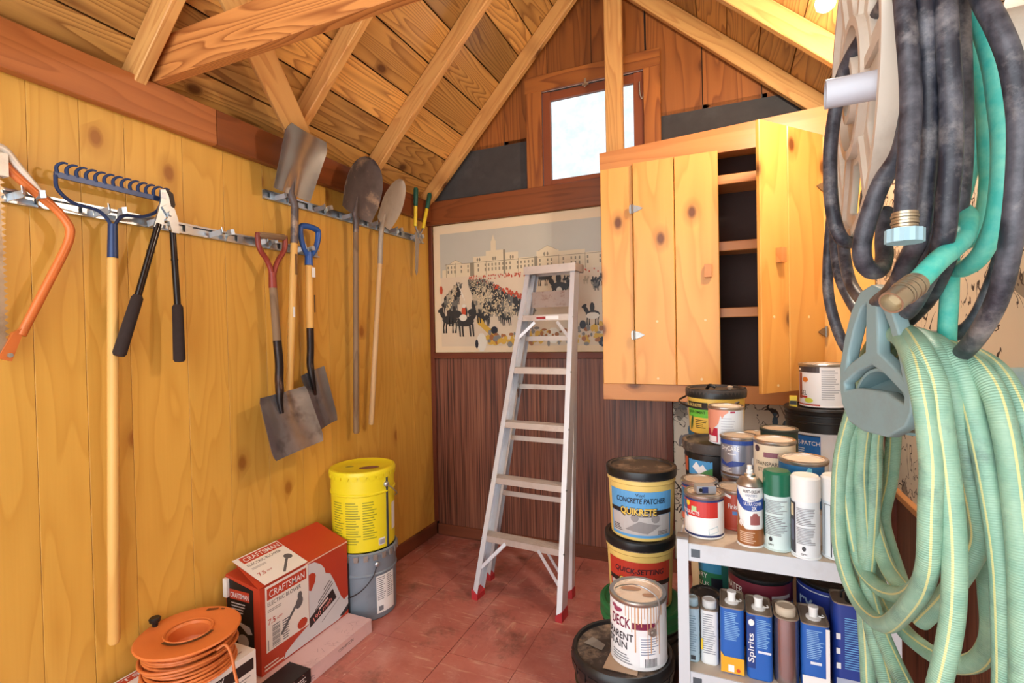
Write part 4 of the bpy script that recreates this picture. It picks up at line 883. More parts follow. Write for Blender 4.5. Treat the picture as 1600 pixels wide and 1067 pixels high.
for k in range(1, 6):
    s = k/5.9; a = FL0.lerp(FL1, s)+UD*.003; b = FR0.lerp(FR1, s)-UD*.003
    m = MB(); m.bar(a+BD*.036, b+BD*.036, .068, .003, BD); m.bar(a+BD*.003-V(0,0,.014), b+BD*.003-V(0,0,.014), .003, .030, BD); m.bar(a+BD*.069-V(0,0,.010), b+BD*.069-V(0,0,.010), .003, .022, BD)
    for q in range(5): m.bar(a+BD*(.014+.011*q)+V(0,0,.002), b+BD*(.014+.011*q)+V(0,0,.002), .003, .0016, BD)
    st = wp(m.build('step', M_ALUW), t)
    rv = MB()
    for e, sg in ((FL0.lerp(FL1, s), -1), (FR0.lerp(FR1, s), 1)): rv.rod(e+UD*(sg*.002)+V(0,.0,-.014)-BD*.003, e-UD*(sg*.018)*0+V(0,0,-.014)-BD*.001, .005)
    wp(rv.build('rivet', M_GALV), t)
for k, s in enumerate((.78, .62, .45, .27)):
    a = RL0.lerp(RL1, s); b = RR0.lerp(RR1, s); wp(MB().bar(a+BD*.004, b+BD*.004, .004, .026, BD).build('rear_brace', M_ALUW), t)
tm = MB(); ca = FL1-UD*.006; cb = FR1+UD*.006
tm.bar(ca+BD*.048+V(0,0,.018), cb+BD*.048+V(0,0,.018), .125, .004, BD); tm.bar(ca-BD*.014+V(0,0,-.002), cb-BD*.014+V(0,0,-.002), .004, .042, BD); tm.bar(ca+BD*.110+V(0,0,-.002), cb+BD*.110+V(0,0,-.002), .004, .042, BD)
tm.bar(ca-BD*.014, ca+BD*.11, .004, .04, UD); tm.bar(cb-BD*.014, cb+BD*.11, .004, .04, UD)
wp(tm.build('top_cap', M_ALUW), t)
a = FL0.lerp(FL1, .872)+UD*.035; b = FR0.lerp(FR1, .872)-UD*.012
wp(MB().bar(a+BD*.085+V(0,0,.05), b+BD*.085+V(0,0,.05), .003, .088, BD).build('bucket_shelf', paint('paint_spattered_shelf', (160, 140, 128), .5, .4, dirt=(120, 74, 56), dirt_amt=.7, dirt_scale=30)), t)
# warning label on the top step
sa = FL0.lerp(FL1, 5/5.9).lerp(FR0.lerp(FR1, 5/5.9), .34); sbb = FL0.lerp(FL1, 5/5.9).lerp(FR0.lerp(FR1, 5/5.9), .74)
lb = wp(MB().bar(sa-V(0,0,.014)+BD*.0008, sbb-V(0,0,.014)+BD*.0008, .0008, .018, BD).build('warning_label', M_LABELW), t)
wp(MB().bar(sa-V(0,0,.014)+BD*.0002, sa.lerp(sbb, .42)-V(0,0,.014)+BD*.0002, .0008, .014, BD).build('warning_red_panel', c_(150, 36, 36)), t)
# knee braces and spreaders
for p, q in ((.035, .30), (.965, .70)):
    s1 = 1/5.9; lo = FL0.lerp(FL1, .075).lerp(FR0.lerp(FR1, .075), p); hi = FL0.lerp(FL1, s1-.012).lerp(FR0.lerp(FR1, s1-.012), q)
    wp(MB().bar(lo+BD*.004, hi+BD*.004, .003, .016, BD).build('knee_brace', M_ALU), t); wp(MB().bar(lo+BD*.064, hi+BD*.064, .003, .014, BD).build('knee_brace', M_ALU), t)
    s5 = 5/5.9; lo = FL0.lerp(FL1, s5-.075).lerp(FR0.lerp(FR1, s5-.075), .05 if p < .5 else .95); hi = FL0.lerp(FL1, s5-.022).lerp(FR0.lerp(FR1, s5-.022), .32 if p < .5 else .72)
    wp(MB().bar(lo+BD*.004, hi+BD*.004, .003, .016, BD).build('knee_brace', M_ALU), t)
for sg, F0, F1, R0, R1 in ((1, FL0, FL1, RL0, RL1), (-1, FR0, FR1, RR0, RR1)):
    a = F0.lerp(F1, .66)+BD*.07+UD*(sg*.012); c = R0.lerp(R1, .66)+UD*(sg*.012); mid = a.lerp(c, .5)-V(0,0,.13)
    wp(MB().bar(a, mid, .003, .016, UD).build('spreader', M_GALV), t); wp(MB().bar(mid, c, .003, .016, UD).build('spreader', M_GALV), t)
for p, sg, d in ((FL0, 1, .074), (FR0, -1, .074), (RL0, 1, .044), (RR0, -1, .044)):
    m = MB(); a = p-UD*(sg*.003)-BD*.003; b = p+UD*(sg*.030)-BD*.003
    m.add([a-V(0,0,.02), b-V(0,0,.02), b+BD*d-V(0,0,.02), a+BD*d-V(0,0,.02), a+V(0,0,.028), b+V(0,0,.006), b+BD*d+V(0,0,.006), a+BD*d+V(0,0,.028)], [(0,3,2,1),(4,5,6,7),(0,1,5,4),(1,2,6,5),(2,3,7,6),(3,0,4,7)])
    wp(m.build('foot', M_RED), t)
# ================================================================== BY THE LEFT WALL, ON THE FLOOR
def pail_body(r0, r1, h, ribs=(), n=48):
    pr = [(r0-.006, 0), (r0, .006)]
    for z in sorted(ribs):
        k = z/h; r = r0+(r1-r0)*k; pr += [(r, z-.007), (r+.004, z-.003), (r+.004, z+.003), (r, z+.007)]
    pr += [(r1, h)]
    return pr
def wire(pts, r, mat, par, name='bail_handle'): return MB().tube(pts, r, 7, 6).build(name, mat, par, True)
def pail(name, label, cat, x, y, z, r, h, mat, group=None, rot=0.0, r0=None, ribs=()):
    t = thing(name, label, cat, (x, y, z), face(x, y)+rot, group)
    MB().lathe(pail_body(r0 or r*.97, r, h, ribs)).build('body', mat, t, 35)
    return t
# grey steel pail
M_GPAIL = paint('grey_pail', (132, 146, 158), .4, .3, var=.08, scale=8, dirt=(96, 104, 110), dirt_amt=.4)
t = pail('steel_pail', 'grey steel pail with rusty lugs standing under the yellow pail', 'pail', .170, -.905, 0, .146, .318, M_GPAIL, ribs=(.215,))
MB().lathe([(.140,.300),(.151,.302),(.153,.316),(.146,.322),(.140,.318)]).build('rim', M_GPAIL, t, 35)
for k in range(22):
    a = 2*math.pi*k/22; lg = MB().box(-.010, .010, -.1555, -.150, .286, .312); o = lg.build('lug', paint('rusty_lug', (150, 140, 132), .5, .3, dirt=(104, 56, 28), dirt_amt=.9, dirt_scale=30), t); o.rotation_euler = (0, 0, a)
f = cyl(.1463, .0)
Print(lambda u, v, e: f(u, v, e)).rect(18, 58, .03, .205).build('paper_label', M_LABELW, t)
p = Print(f); p.lift = .0009; p.small(20, 37, .09, .20, 12); p.small(39, 56, .09, .20, 12); p.rect(22, 31, .04, .062); p.build('small_print', c_(120, 124, 132), t)
MB().box(-.004, .004, -.1485, -.144, .0, .30).build('seam', paint('seam_dark', (74, 80, 86), .5, .4), t).rotation_euler = (0, 0, math.radians(-32))
wire([(.05,-.142,.262),(.03,-.158,.215),(-.02,-.168,.165),(-.08,-.145,.13),(-.125,-.085,.125)], .0025, M_BLKIRON, t)
MB().sphere((.05,-.146,.265), .012, (1,.5,1)).build('ear', M_GALV, t, True)
# yellow pail
M_YPAIL = paint('yellow_pail', (232, 214, 36), .35, 0, var=.05)
t = pail('yellow_pail', 'bright yellow lidded pail stacked on the grey pail', 'pail', .165, -.905, .3225, .150, .352, M_YPAIL, ribs=(.268,))
ld_ = MB().lathe([(.001,.372),(.06,.372),(.128,.370),(.140,.376),(.152,.374),(.156,.366),(.156,.352),(.150,.350)]).build('lid', M_YPAIL, t, 35)
for k in range(24):
    a = 2*math.pi*k/24; o = MB().add([(-.016,-.156,.358),(.016,-.156,.358),(.012,-.1545,.338),(0,-.154,.333),(-.012,-.1545,.338)]+[(-.016,-.150,.358),(.016,-.150,.358),(.012,-.1505,.338),(0,-.150,.333),(-.012,-.1505,.338)], [(4,3,2,1,0),(5,6,7,8,9),(0,1,6,5),(1,2,7,6),(2,3,8,7),(3,4,9,8),(4,0,5,9)]).build('lug', M_YPAIL, t); o.rotation_euler = (0, 0, a)
f = cyl(.1455, .013)
p = Print(f); p.small(-62, -36, .04, .24, 17); p.small(-33, -5, .04, .24, 17); p.small(-2, 24, .06, .24, 15); p.build('small_print', c_(150, 148, 40), t)
q = Print(flat((.03, -.05, .3722), (1,0,0), (0,1,0))); q.ell(0, 0, .048, .026, 20).build('lid_sticker', c_(118, 74, 74), t); q = Print(flat((-.06, .0, .3722), (1,0,0), (0,1,0))); q.ell(0, 0, .02, .013, 16).build('lid_plug', c_(160, 152, 70), t)
p = Print(f); p.lift = .0012; p.rect(26, 40, .022, .055).build('bar_code_label', M_LABELW, t)
p = Print(f); p.lift = .0016
for k in range(7): p.rect(28+k*1.6, 28.8+k*1.6, .026, .048)
p.build('bar_code', c_(60, 60, 66), t)
MB().box(-.005, .005, -.1525, -.146, .004, .345).build('seam', paint('seam_dark', (74, 80, 86), .5, .4), t).rotation_euler = (0, 0, math.radians(46))
p = Print(f); p.lift = .001; p.rect(60, 76, .07, .20).build('white_sticker', M_LABELW, t)
wire([(.108,-.108,.30),(.135,-.100,.275),(.155,-.07,.245),(.150,-.04,.225)], .003, M_GALV, t); MB().sphere((.104,-.110,.302), .014, (1,1,1)).build('ear', M_GALV, t, True)

# pale pink flooring carton lying along the wall
M_PINK = paint('pink_carton', (220, 186, 184), .7, 0, var=.05, scale=8, dirt=(150, 118, 112), dirt_amt=.25)
t = thing('flooring_carton', 'long flat pale pink carton lying along the left wall', 'carton', (.18, -1.70, 0))
wp(MB().box(.03, .331, -2.35, -1.067, .001, .060).build('box', M_PINK), t)
ft = flat((.3312, -1.7, 0), (0,1,0), (0,0,1))
p = Print(ft, 99); p.text('COMPTON', .47, .030, .013).build('lettering', c_(70, 60, 62), t); t_fix = t.children[-1]; wp(t_fix, t)
p = Print(ft, 99); p.small(.22, .26, .034, .046, 2); p.small(.20, .30, .012, .03, 4); wp(p.build('lettering', c_(70, 60, 90), None), t)
p = Print(flat((.2, -1.7, .0602), (0,1,0), (-1,0,0)), 99)
for k in range(46): a = random.uniform(.12, .58); b = random.uniform(-.12, -.05); p.line([(a, b), (a+random.uniform(.004,.02), b+random.uniform(-.03,.03))], .002)
wp(p.build('smudged_print', c_(190, 152, 150), None), t)
bkp = MB(); bkp.box(.225, .333, -1.60, -1.425, .060, .0615); bkp.box(.331, .3335, -1.60, -1.425, .010, .0615)
bw = wp(bkp.build('black_wrap_label', c_(30, 28, 30)), t)
p = Print(flat((.3337, -1.595, .01), (0,1,0), (0,0,1)), 99); p.small(.06, .16, .008, .040, 4); wp(p.build('lettering', c_(226, 224, 222), None), t)

# electric blower carton
M_CRED = paint('carton_red', (186, 62, 36), .45, 0, var=.06); M_CWH = paint('carton_white', (232, 228, 220), .5, 0, var=.03); M_CBLK = c_(26, 22, 24)
t = thing('blower_carton', 'red and white electric blower carton standing on the pink carton', 'box', (.11, -1.3, .0605))
X0, X1, Y0, Y1, ZB, ZF, ZBK = .018, .200, -1.53, -1.066, .0615, .388, .452
bx = MB().add([(X0,Y0,ZB),(X1,Y0,ZB),(X1,Y1,ZB),(X0,Y1,ZB),(X0,Y0,ZBK-.035),(X1,Y0,ZF),(X1,Y1,ZF),(X0,Y1,ZBK)], [(0,3,2,1),(4,5,6,7),(0,1,5,4),(1,2,6,5),(2,3,7,6),(3,0,4,7)])
wp(bx.build('box', M_CRED), t)
tv = Vector((X0-X1, 0, ZBK-ZF)).normalized()
fl_ = MB(); a0 = V(X1,Y0-.004,ZF+.002); a1 = V(X1,Y1+.002,ZF+.002); b0 = V(X0+.004,Y0+.028,ZBK+.002); b1 = V(X0+.004,Y1+.002,ZBK+.002); up = V(0,0,.003)
fl_.add([a0,a1,b1,b0,a0+up,a1+up,b1+up,b0+up], [(0,3,2,1),(4,5,6,7),(0,1,5,4),(1,2,6,5),(2,3,7,6),(3,0,4,7)])
wp(fl_.build('top_flap', M_CRED), t)
ff = flat((X1+.0003, Y0, ZB), (0,1,0), (0,0,1)); HB = ZF-ZB
p = Print(ff, 99); p.rect(.022, .232, .075, HB-.002); wp(p.build('white_panel', M_CWH, None), t)
def boxprint(fn, nm, mat, lift=.0009):
    q = Print(ff, 99); q.lift = lift; fn(q); wp(q.build(nm, mat, None), t)
boxprint(lambda q: q.poly([(.030,HB-.056),(.222,HB-.056),(.222,HB-.012),(.030,HB-.012)]), 'name_banner', M_CRED)
boxprint(lambda q: q.text('CRAFTSMAN', .126, HB-.048, .027, .172, bold=.005), 'lettering', M_LABELW, .0013)
boxprint(lambda q: (q.text('ELECTRIC BLOWER', .032, HB-.080, .016, .160, 'L', bold=.004)), 'lettering', c_(60, 56, 56))
boxprint(lambda q: (q.text('7.5', .032, HB-.150, .022, None, 'L', bold=.01), q.text('AMP', .072, HB-.146, .010, None, 'L')), 'lettering', c_(180, 56, 40))
boxprint(lambda q: q.small(.032, .11, HB-.105, HB-.092, 2), 'small_print', c_(130, 126, 124))
def blower(q):
    q.poly([(.088,.115),(.094,.105),(.168,.180),(.160,.190)]); q.ell(.182,.190,.018,.024,14,-.5); q.ell(.186,.218,.012,.016,12)
boxprint(blower, 'blower_picture', c_(96, 96, 98))
def code(q):
    q.rect(.030,.033,.08,.12)
    for k in range(14): q.rect(.050, .086, .082+k*.0062, .082+k*.0062+(.0036 if k % 3 else .002))
    for k in range(9): q.rect(.098, .124+.003*(k % 3), .085+k*.009, .089+k*.009)
boxprint(code, 'bar_code', c_(84, 88, 96))
boxprint(lambda q: q.ell(.196, .098, .026, .020, 16), 'round_seal', M_CRED, .0011)
boxprint(lambda q: (q.rect(.012, .10, .012, .018), q.rect(.012, .075, .026, .031)), 'small_print', c_(236, 220, 206))
# printed grey blower running off the box front
boxprint(lambda q: q.poly([(.10,.006),(.40,.004),(.463,.020),(.463,.083),(.436,.0755),(.418,.10),(.38,.185),(.356,.23),(.328,.245),(.324,.266),(.304,.292),(.268,.317),(.233,.322),(.233,.075),(.16,.050),(.11,.028)]), 'printed_machine', c_(208, 210, 214))
boxprint(lambda q: q.poly([(.234,.277),(.252,.279),(.268,.270),(.273,.258),(.267,.232),(.246,.205),(.234,.212)]), 'printed_handle_gap', M_CRED, .0012)
boxprint(lambda q: q.poly([(.233,.095),(.368,.157),(.390,.108),(.233,.055)]), 'printed_badge', c_(44, 36, 38), .0012)
boxprint(lambda q: q.text('190 mph', .258, .070, .020, .112, 'L', rot=.36, bold=.012), 'lettering', c_(226, 140, 130), .0016)
boxprint(lambda q: q.poly([(.286,.104),(.340,.127),(.338,.136),(.284,.113)]), 'white_bar', c_(232, 210, 204), .0016)
for n_, (x0, z0, x1, z1) in enumerate(((.316,.178,.352,.203), (.282,.138,.362,.193), (.264,.112,.368,.182))):
    boxprint(lambda q: q.line([(x0, z0), (x1, z1)], .004), 'printed_vent', c_(40, 40, 44), .0012)
boxprint(lambda q: q.line([(.30,.045),(.345,.068),(.41,.10)], .0025), 'printed_seam', c_(70, 72, 76), .0012)
boxprint(lambda q: q.poly([(.405,.014),(.463,.046),(.463,.020),(.43,.008)]), 'printed_shadow', c_(50, 50, 54), .0014)
wp(MB().bar((X1+.0012, Y0+.22, ZF+.0005), (X1+.0012, Y1, ZF+.0005), .003, .004, (1,0,0)).build('worn_edge', c_(232, 196, 176)), t)
ftp = flat(V(X1, Y0, ZF+.0052), (0,1,0), (X0-X1, 0, ZBK-ZF)); TH = V(X0-X1,0,ZBK-ZF).length
def topprint(fn, nm, mat, lift=.0006):
    q = Print(ftp, 99); q.lift = lift+.003; fn(q); wp(q.build(nm, mat, None), t)
topprint(lambda q: q.rect(.022, .232, .0, TH-.006), 'white_panel', M_CWH)
topprint(lambda q: q.rect(.045, .228, TH-.050, TH-.012), 'name_banner', M_CRED, .001)
topprint(lambda q: q.text('CRAFTSMAN', .137, TH-.043, .024, .165, bold=.005), 'lettering', M_LABELW, .0014)
topprint(lambda q: q.text('ELECTRIC BLOWER', .045, TH-.074, .014, .155, 'L', bold=.004), 'lettering', c_(60, 56, 56), .001)
topprint(lambda q: (q.text('7.5', .042, TH-.142, .020, None, 'L', bold=.01), q.text('AMP', .080, TH-.138, .009, None, 'L')), 'lettering', c_(180, 56, 40), .001)
topprint(lambda q: q.small(.045, .12, TH-.098, TH-.086, 2), 'small_print', c_(130, 126, 124), .001)
topprint(lambda q: (q.poly([(.120,.016),(.128,.010),(.188,.066),(.180,.073)]), q.ell(.198,.078,.018,.016,12,-.5)), 'blower_picture', c_(96, 96, 98), .001)
fe = flat((X0, Y0-.0003, ZB), (1,0,0), (0,0,1))
def endprint(fn, nm, mat, lift=.0006):
    q = Print(fe, 99); q.lift = lift; fn(q); wp(q.build(nm, mat, None), t)
endprint(lambda q: q.poly([(.004,.004),(.148,.004),(.148,.318),(.004,.345)]), 'black_panel', M_CBLK)
endprint(lambda q: q.rect(.022, .128, .268, .305), 'name_banner', M_CRED, .001)
endprint(lambda q: q.text('CRAFTSMAN', .075, .275, .020, .098, bold=.004), 'lettering', M_LABELW, .0014)
endprint(lambda q: (q.small(.03, .12, .215, .26, 4)), 'small_print', c_(216, 210, 206), .001)
endprint(lambda q: (q.poly([(.05,.19),(.125,.175),(.14,.15),(.115,.145)]), q.ell(.09,.115,.03,.026,12), q.poly([(.06,.02),(.13,.07),(.13,.02)])), 'picture_panels', c_(196, 196, 198), .001)
wp(MB().box(X0-.001, X0+.02, Y0-.012, Y0-.001, .335, .405).build('torn_flap', M_CWH), t)

# sander carton and the cord reel on it
t = thing('sander_carton', 'white finish sander carton under the orange cord reel', 'box', (.155, -1.85, .0605))
wp(MB().box(.018, .292, -2.10, -1.628, .0605, .247).build('box', M_CWH), t)
fs_ = flat((.2922, -2.10, .0605), (0,1,0), (0,0,1))
p = Print(fs_, 99); p.rect(.10, .462, .125, .165); wp(p.build('black_band', c_(40, 36, 36), None), t)
p = Print(fs_, 99); p.lift = .0009; p.text('FINISH', .262, .148, .014, .090, 'L', bold=.01, shear=.2); p.text('SANDER', .270, .130, .012, .090, 'L', bold=.01, shear=.2); wp(p.build('lettering', M_LABELW, None), t)
p = Print(fs_, 99); p.small(.40, .45, .06, .115, 5); p.small(.2, .3, .05, .11, 5); wp(p.build('small_print', c_(150, 146, 144), None), t)
fs2 = flat((.018, -2.10, .2472), (0,1,0), (-1,0,0))
p = Print(fs2, 99); p.rect(.02, .40, -.040, -.008); wp(p.build('red_stripe', M_CRED, None), t)
p = Print(fs2, 99); p.lift = .0009; p.text('CRAFTSMAN', .21, -.033, .018, .30); wp(p.build('lettering', M_LABELW, None), t)
p = Print(fs2, 99); p.small(.32, .45, -.25, -.20, 3); wp(p.build('small_print', c_(170, 160, 150), None), t)

M_REEL = paint('orange_reel_plastic', (216, 118, 58), .4, 0, var=.05)
t = thing('cord_reel', 'orange extension cord wound on a flat orange reel', 'cord reel', (.168, -1.775, .247), math.radians(62))
def ring_disc(R, ri, z0, z1, n=56): return MB().lathe([(ri, z0), (R-.004, z0), (R, (z0+z1)/2), (R-.004, z1), (ri+.004, z1), (ri, z1-.003), (ri, z0)], n, caps=False)
MB().lathe([(.001,.0),(.135,.0),(.138,.003),(.135,.006),(.06,.006)], 48).build('lower_flange', M_REEL, t, 40)
MB().lathe([(.062,.004),(.058,.112),(.064,.119)], 40, caps=False).build('drum', M_REEL, t, 40)
tp = ring_disc(.152, .066, .112, .120).build('upper_flange', M_REEL, t, 40)
MB().lathe([(.066,.122),(.070,.124),(.073,.121),(.071,.119),(.066,.118)], 40, caps=False).build('hub_lip', M_REEL, tp, 40)
MB().lathe([(.001,.058),(.052,.060),(.062,.075),(.064,.118),(.066,.119)], 40, caps=False).build('hub_cup', M_REEL, tp, 40)
hb = Print(flat((0,0,.1212), (1,0,0), (0,1,0))); arc = [math.radians(a) for a in range(200, 321, 10)]
hb.poly([(.083*math.cos(a), .083*math.sin(a)) for a in arc]+[(.066*math.cos(a), .066*math.sin(a)) for a in reversed(arc)]); hb.build('finger_slot', c_(70, 40, 26), tp)
hb = Print(flat((0,0,.1212), (1,0,0), (0,1,0))); hb.poly([(.06,.098),(.095,.082),(.10,.092),(.07,.112)]); hb.poly([(.102,.078),(.112,.068),(.116,.074),(.108,.084)]); hb.build('socket_slot', c_(104, 56, 28), tp)
MB().lathe([(.008,.120),(.010,.132),(.016,.136),(.018,.146),(.014,.150),(.001,.150)], 18, (-.085,.105,0)).build('winding_knob', M_BLACK, t, 40)
cw = []; rr = random.Random(3)
for k in range(13):
    z = .014+.0085*(k % 12); R = .118+rr.uniform(-.004,.012)+(.01 if k % 3 == 0 else 0); ph = rr.uniform(0, 6.28)
    cw.append([(R*math.cos(a+ph)*(1+.02*math.sin(3*a+k)), R*math.sin(a+ph)*(1+.02*math.cos(2*a+k)), z+.006*math.sin(a+k)) for a in [2*math.pi*i/18 for i in range(19)]])
hose('cord', cw, .0048, M_CORD, t, 8, 3)
hose('cord_tail', [[(.06,-.125,.09),(.085,-.128,.098),(.10,-.142,.06),(.105,-.158,.01),(.12,-.185,-.06),(.15,-.20,-.15)]], .0046, M_CORD, t, 8, 6)
M_CHROME = paint('worn_chrome', (150, 146, 140), .3, .9, var=.3, scale=60)
# ================================================================== WALL CABINET
t = thing('wall_cabinet', 'knotty pine wall cabinet with one door standing open', 'cabinet', (1.80, -.15, .976))
CX0, CX1, CY = 1.222, XR-.008, -.30
def cb(name, p0, p1, w, th, wd, mat=M_CABR, par=None):
    o = board(name, p0, p1, w, th, wd, mat); wp(o, t)
    if par: o.parent = par; o.matrix_parent_inverse = Matrix.Translation(-Vector(t.location)) @ Matrix.Identity(4)
    return o
cb('bottom_rail', (CX0, CY+.010, 1.018), (CX1, CY+.010, 1.018), .084, .02, (0,0,1))
tr = MB(); tr.add([(CX0,CY,2.152),(CX1,CY,2.152),(CX1,CY,2.295),(CX0,CY,2.238),(CX0,CY+.02,2.152),(CX1,CY+.02,2.152),(CX1,CY+.02,2.295),(CX0,CY+.02,2.238)], [(0,1,2,3),(7,6,5,4),(0,4,5,1),(1,5,6,2),(2,6,7,3),(3,7,4,0)])
wp(tr.build('top_rail', M_CABR), t)
cb('stile', (CX0+.0815, CY+.010, 1.06), (CX0+.0815, CY+.010, 2.152), .161, .02, (1,0,0), M_CAB)
cb('stile', (2.29, CY+.010, 1.06), (2.29, CY+.010, 2.152), .20, .02, (1,0,0), M_CAB)
wp(MB().box(CX0, CX0+.018, CY+.02, -.035, .985, 2.23).build('side_panel', M_CABR), t)
wp(MB().box(CX1-.016, CX1, CY+.02, -.035, .985, 2.23).build('side_panel', M_CABR), t)
wp(MB().box(CX0+.018, CX1-.016, CY+.02, -.035, .985, 1.003).build('floor_panel', M_CABR), t)
wp(MB().box(CX0+.018, CX1-.016, CY+.02, -.035, 2.205, 2.223).build('top_panel', M_CABR), t)
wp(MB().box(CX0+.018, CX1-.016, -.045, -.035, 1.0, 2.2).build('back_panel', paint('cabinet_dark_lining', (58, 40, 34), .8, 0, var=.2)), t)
for z in (1.40, 1.715, 2.03):
    wp(MB().box(CX0+.02, CX1-.018, CY+.05, -.046, z-.009, z+.009).build('shelf', M_CABR), t)
    cb('shelf_lip', (CX0+.02, CY+.043, z+.004), (CX1-.018, CY+.043, z+.004), .045, .014, (0,0,1))
def door(hx, hy, ang, sgn, width, boards, knob_u, knob_z, label):
    """hinge at (hx,hy); sgn +1: leaf runs to +x when closed; ang opens it"""
    d = bpy.data.objects.new('door', None); COL.objects.link(d); d['label'] = label; d.parent = t
    d.matrix_parent_inverse = Matrix.Translation(-Vector(t.location)); d.location = (hx, hy, 0); d.rotation_euler = (0, 0, ang)
    u = 0.0
    for w in boards:
        vs, fs = beveled(1.094, w-.003, .019, .003)
        obj('door_board', vs, fs, M_CAB, d, False, None, frame((sgn*(u+w/2), -.0105, 1.062), (0,0,1), (1,0,0))); u += w
    m = MB().box(-.016, .016, -.046, -.021, -.030, .030); o = m.build('knob_block', M_CABR, d); o.location = (sgn*knob_u, 0, knob_z)
    for z in (1.305, 1.93):
        f_ = flat((0, -.0205, z), (1,0,0), (0,0,1)); m = MB()
        for pts in ([(0,-.020),(0,.020),(sgn*.014,.017),(sgn*.028,.012),(sgn*.046,.003),(sgn*.050,0),(sgn*.046,-.003),(sgn*.028,-.012),(sgn*.014,-.017)], [(-sgn*.004,-.020),(-sgn*.004,.020),(-sgn*.012,.023),(-sgn*.016,.012),(-sgn*.016,-.012),(-sgn*.012,-.023)]):
            n = len(pts); m.add([f_(a, b, .0) for a, b in pts]+[f_(a, b, .004) for a, b in pts], [(i, (i+1) % n, n+(i+1) % n, n+i) for i in range(n)]+[tuple(reversed(range(n))), tuple(range(n, 2*n))])
        m.rod(f_(0, -.023, .005), f_(0, .023, .005), .005).build('hinge', M_CHROME, d)
    for uu, z in ((.11, 1.09), (.31, 1.09), (.11, 1.37), (.33, 1.37)): MB().rod((sgn*uu, -.0215, z), (sgn*uu, -.0195, z), .006).build('nail_spot', c_(232, 204, 150), d)
    return d
door(1.388, CY-.001, 0.0, 1, .395, (.197, .198), .345, 1.60, 'closed left leaf of two wide boards')
door(2.188, CY-.003, math.radians(49), -1, .405, (.235, .170), .30, 1.62, 'right leaf swung open towards the room')

# ================================================================== SHELF UNIT
M_SHELF = paint('pale_grey_shelf', (198, 204, 210), .5, 0, var=.04, scale=10, dirt=(150, 140, 130), dirt_amt=.2)
M_SHTOP = paint('dusty_shelf_top', (206, 188, 166), .7, 0, var=.1, scale=20, dirt=(150, 128, 106), dirt_amt=.4)
SX0, SX1, SY0, SY1 = 1.684, 2.162, -1.463, -.44
t = thing('shelf_unit', 'pale grey plastic shelving unit crowded with paint cans', 'shelf', ((SX0+SX1)/2, (SY0+SY1)/2, 0))
for z in (.76, .419, .09):
    wp(MB().box(SX0+.004, SX1-.004, SY0+.003, SY1-.003, z-.008, z).build('shelf_deck', M_SHTOP), t)
    m = MB(); m.box(SX0+.012, SX1-.012, SY0, SY0+.006, z-.046, z-.0005); m.box(SX0+.012, SX1-.012, SY1-.006, SY1, z-.046, z-.0005); m.box(SX0, SX0+.006, SY0+.012, SY1-.012, z-.046, z-.0005); m.box(SX1-.006, SX1, SY0+.012, SY1-.012, z-.046, z-.0005)
    wp(m.build('shelf_rim', M_SHELF), t)
    for x in (SX0+.042, SX1-.042):
        c = MB(); c.box(x-.011, x+.011, SY0-.0012, SY0+.001, z-.035, z-.014); wp(c.build('locking_slot', c_(72, 82, 90)), t)
for x in (SX0, SX1):
    for y in (SY0, SY1):
        sx = 1 if x == SX0 else -1; sy = 1 if y == SY0 else -1
        m = MB().box(min(x-sx*.004, x+sx*.024), max(x-sx*.004, x+sx*.024), min(y-sy*.004, y+sy*.003), max(y-sy*.004, y+sy*.003), .0, .77); m.box(min(x-sx*.004, x+sx*.003), max(x-sx*.004, x+sx*.003), min(y, y+sy*.03), max(y, y+sy*.03), 0, .77)
        po = wp(m.build('post', M_SHELF), t)
        wp(MB().box(min(x-sx*.005, x+sx*.025), max(x-sx*.005, x+sx*.025), min(y-sy*.005, y+sy*.03), max(y-sy*.005, y+sy*.03), .77, .776).build('post_cap', c_(110, 104, 98)), t)

# ================================================================== CANS AND TUBS
S1, S2 = .7602, .4192
def can(name, label, x, y, z, r, h, body, lid=None, rim=None, group=None, cat='paint can', rot=0.0, recess=.006, n=44):
    t = thing(name, label, cat, (x, y, z), face(x, y)+rot, group)
    MB().lathe([(r-.004, 0), (r, .002), (r, .005), (r-.0012, .007), (r-.0012, h-.010)], n).build('body', body, t, 30)
    MB().lathe([(r-.0012, h-.012), (r+.0012, h-.009), (r+.0014, h-.003), (r-.001, h), (r*.86, h-.001), (r*.84, h-recess)], n, caps=False).build('rim', rim or M_TIN, t, 40)
    MB().lathe([(.0005, h-recess*.8), (r*.55, h-recess), (r*.78, h-recess), (r*.80, h-recess*.5), (r*.85, h-recess*.4), (r*.855, h-recess*1.2)], n).build('lid', lid or M_LIDDUST, t, 40)
    return t
def band(t, r, u0, u1, v0, v1, mat, lift=.0004, name='label_band'):
    p = Print(cyl(r-.0012), 9.0, math.degrees(1/r)); p.lift = lift; p.rect(u0, u1, v0, v1); return p.build(name, mat, t, False)
def lett(t, r, txt, u, v, h, mat, wdeg=None, lift=.0012, bold=.0, align='C', shear=0.0, name='lettering'):
    p = Print(cyl(r-.0012), 9.0, math.degrees(1/r)); p.lift = lift; p.text(txt, u, v, h, wdeg, align, bold, shear, us=math.degrees(1/r)); return p.build(name, mat, t)
def smallp(t, r, u0, u1, v0, v1, n, mat, lift=.0010):
    p = Print(cyl(r-.0012), 9.0, math.degrees(1/r)); p.lift = lift; p.small(u0, u1, v0, v1, n); return p.build('small_print', mat, t, True)
def shape(t, r, fn, mat, name, lift=.0010):
    p = Print(cyl(r-.0012), 9.0, math.degrees(1/r)); p.lift = lift; fn(p); return p.build(name, mat, t)
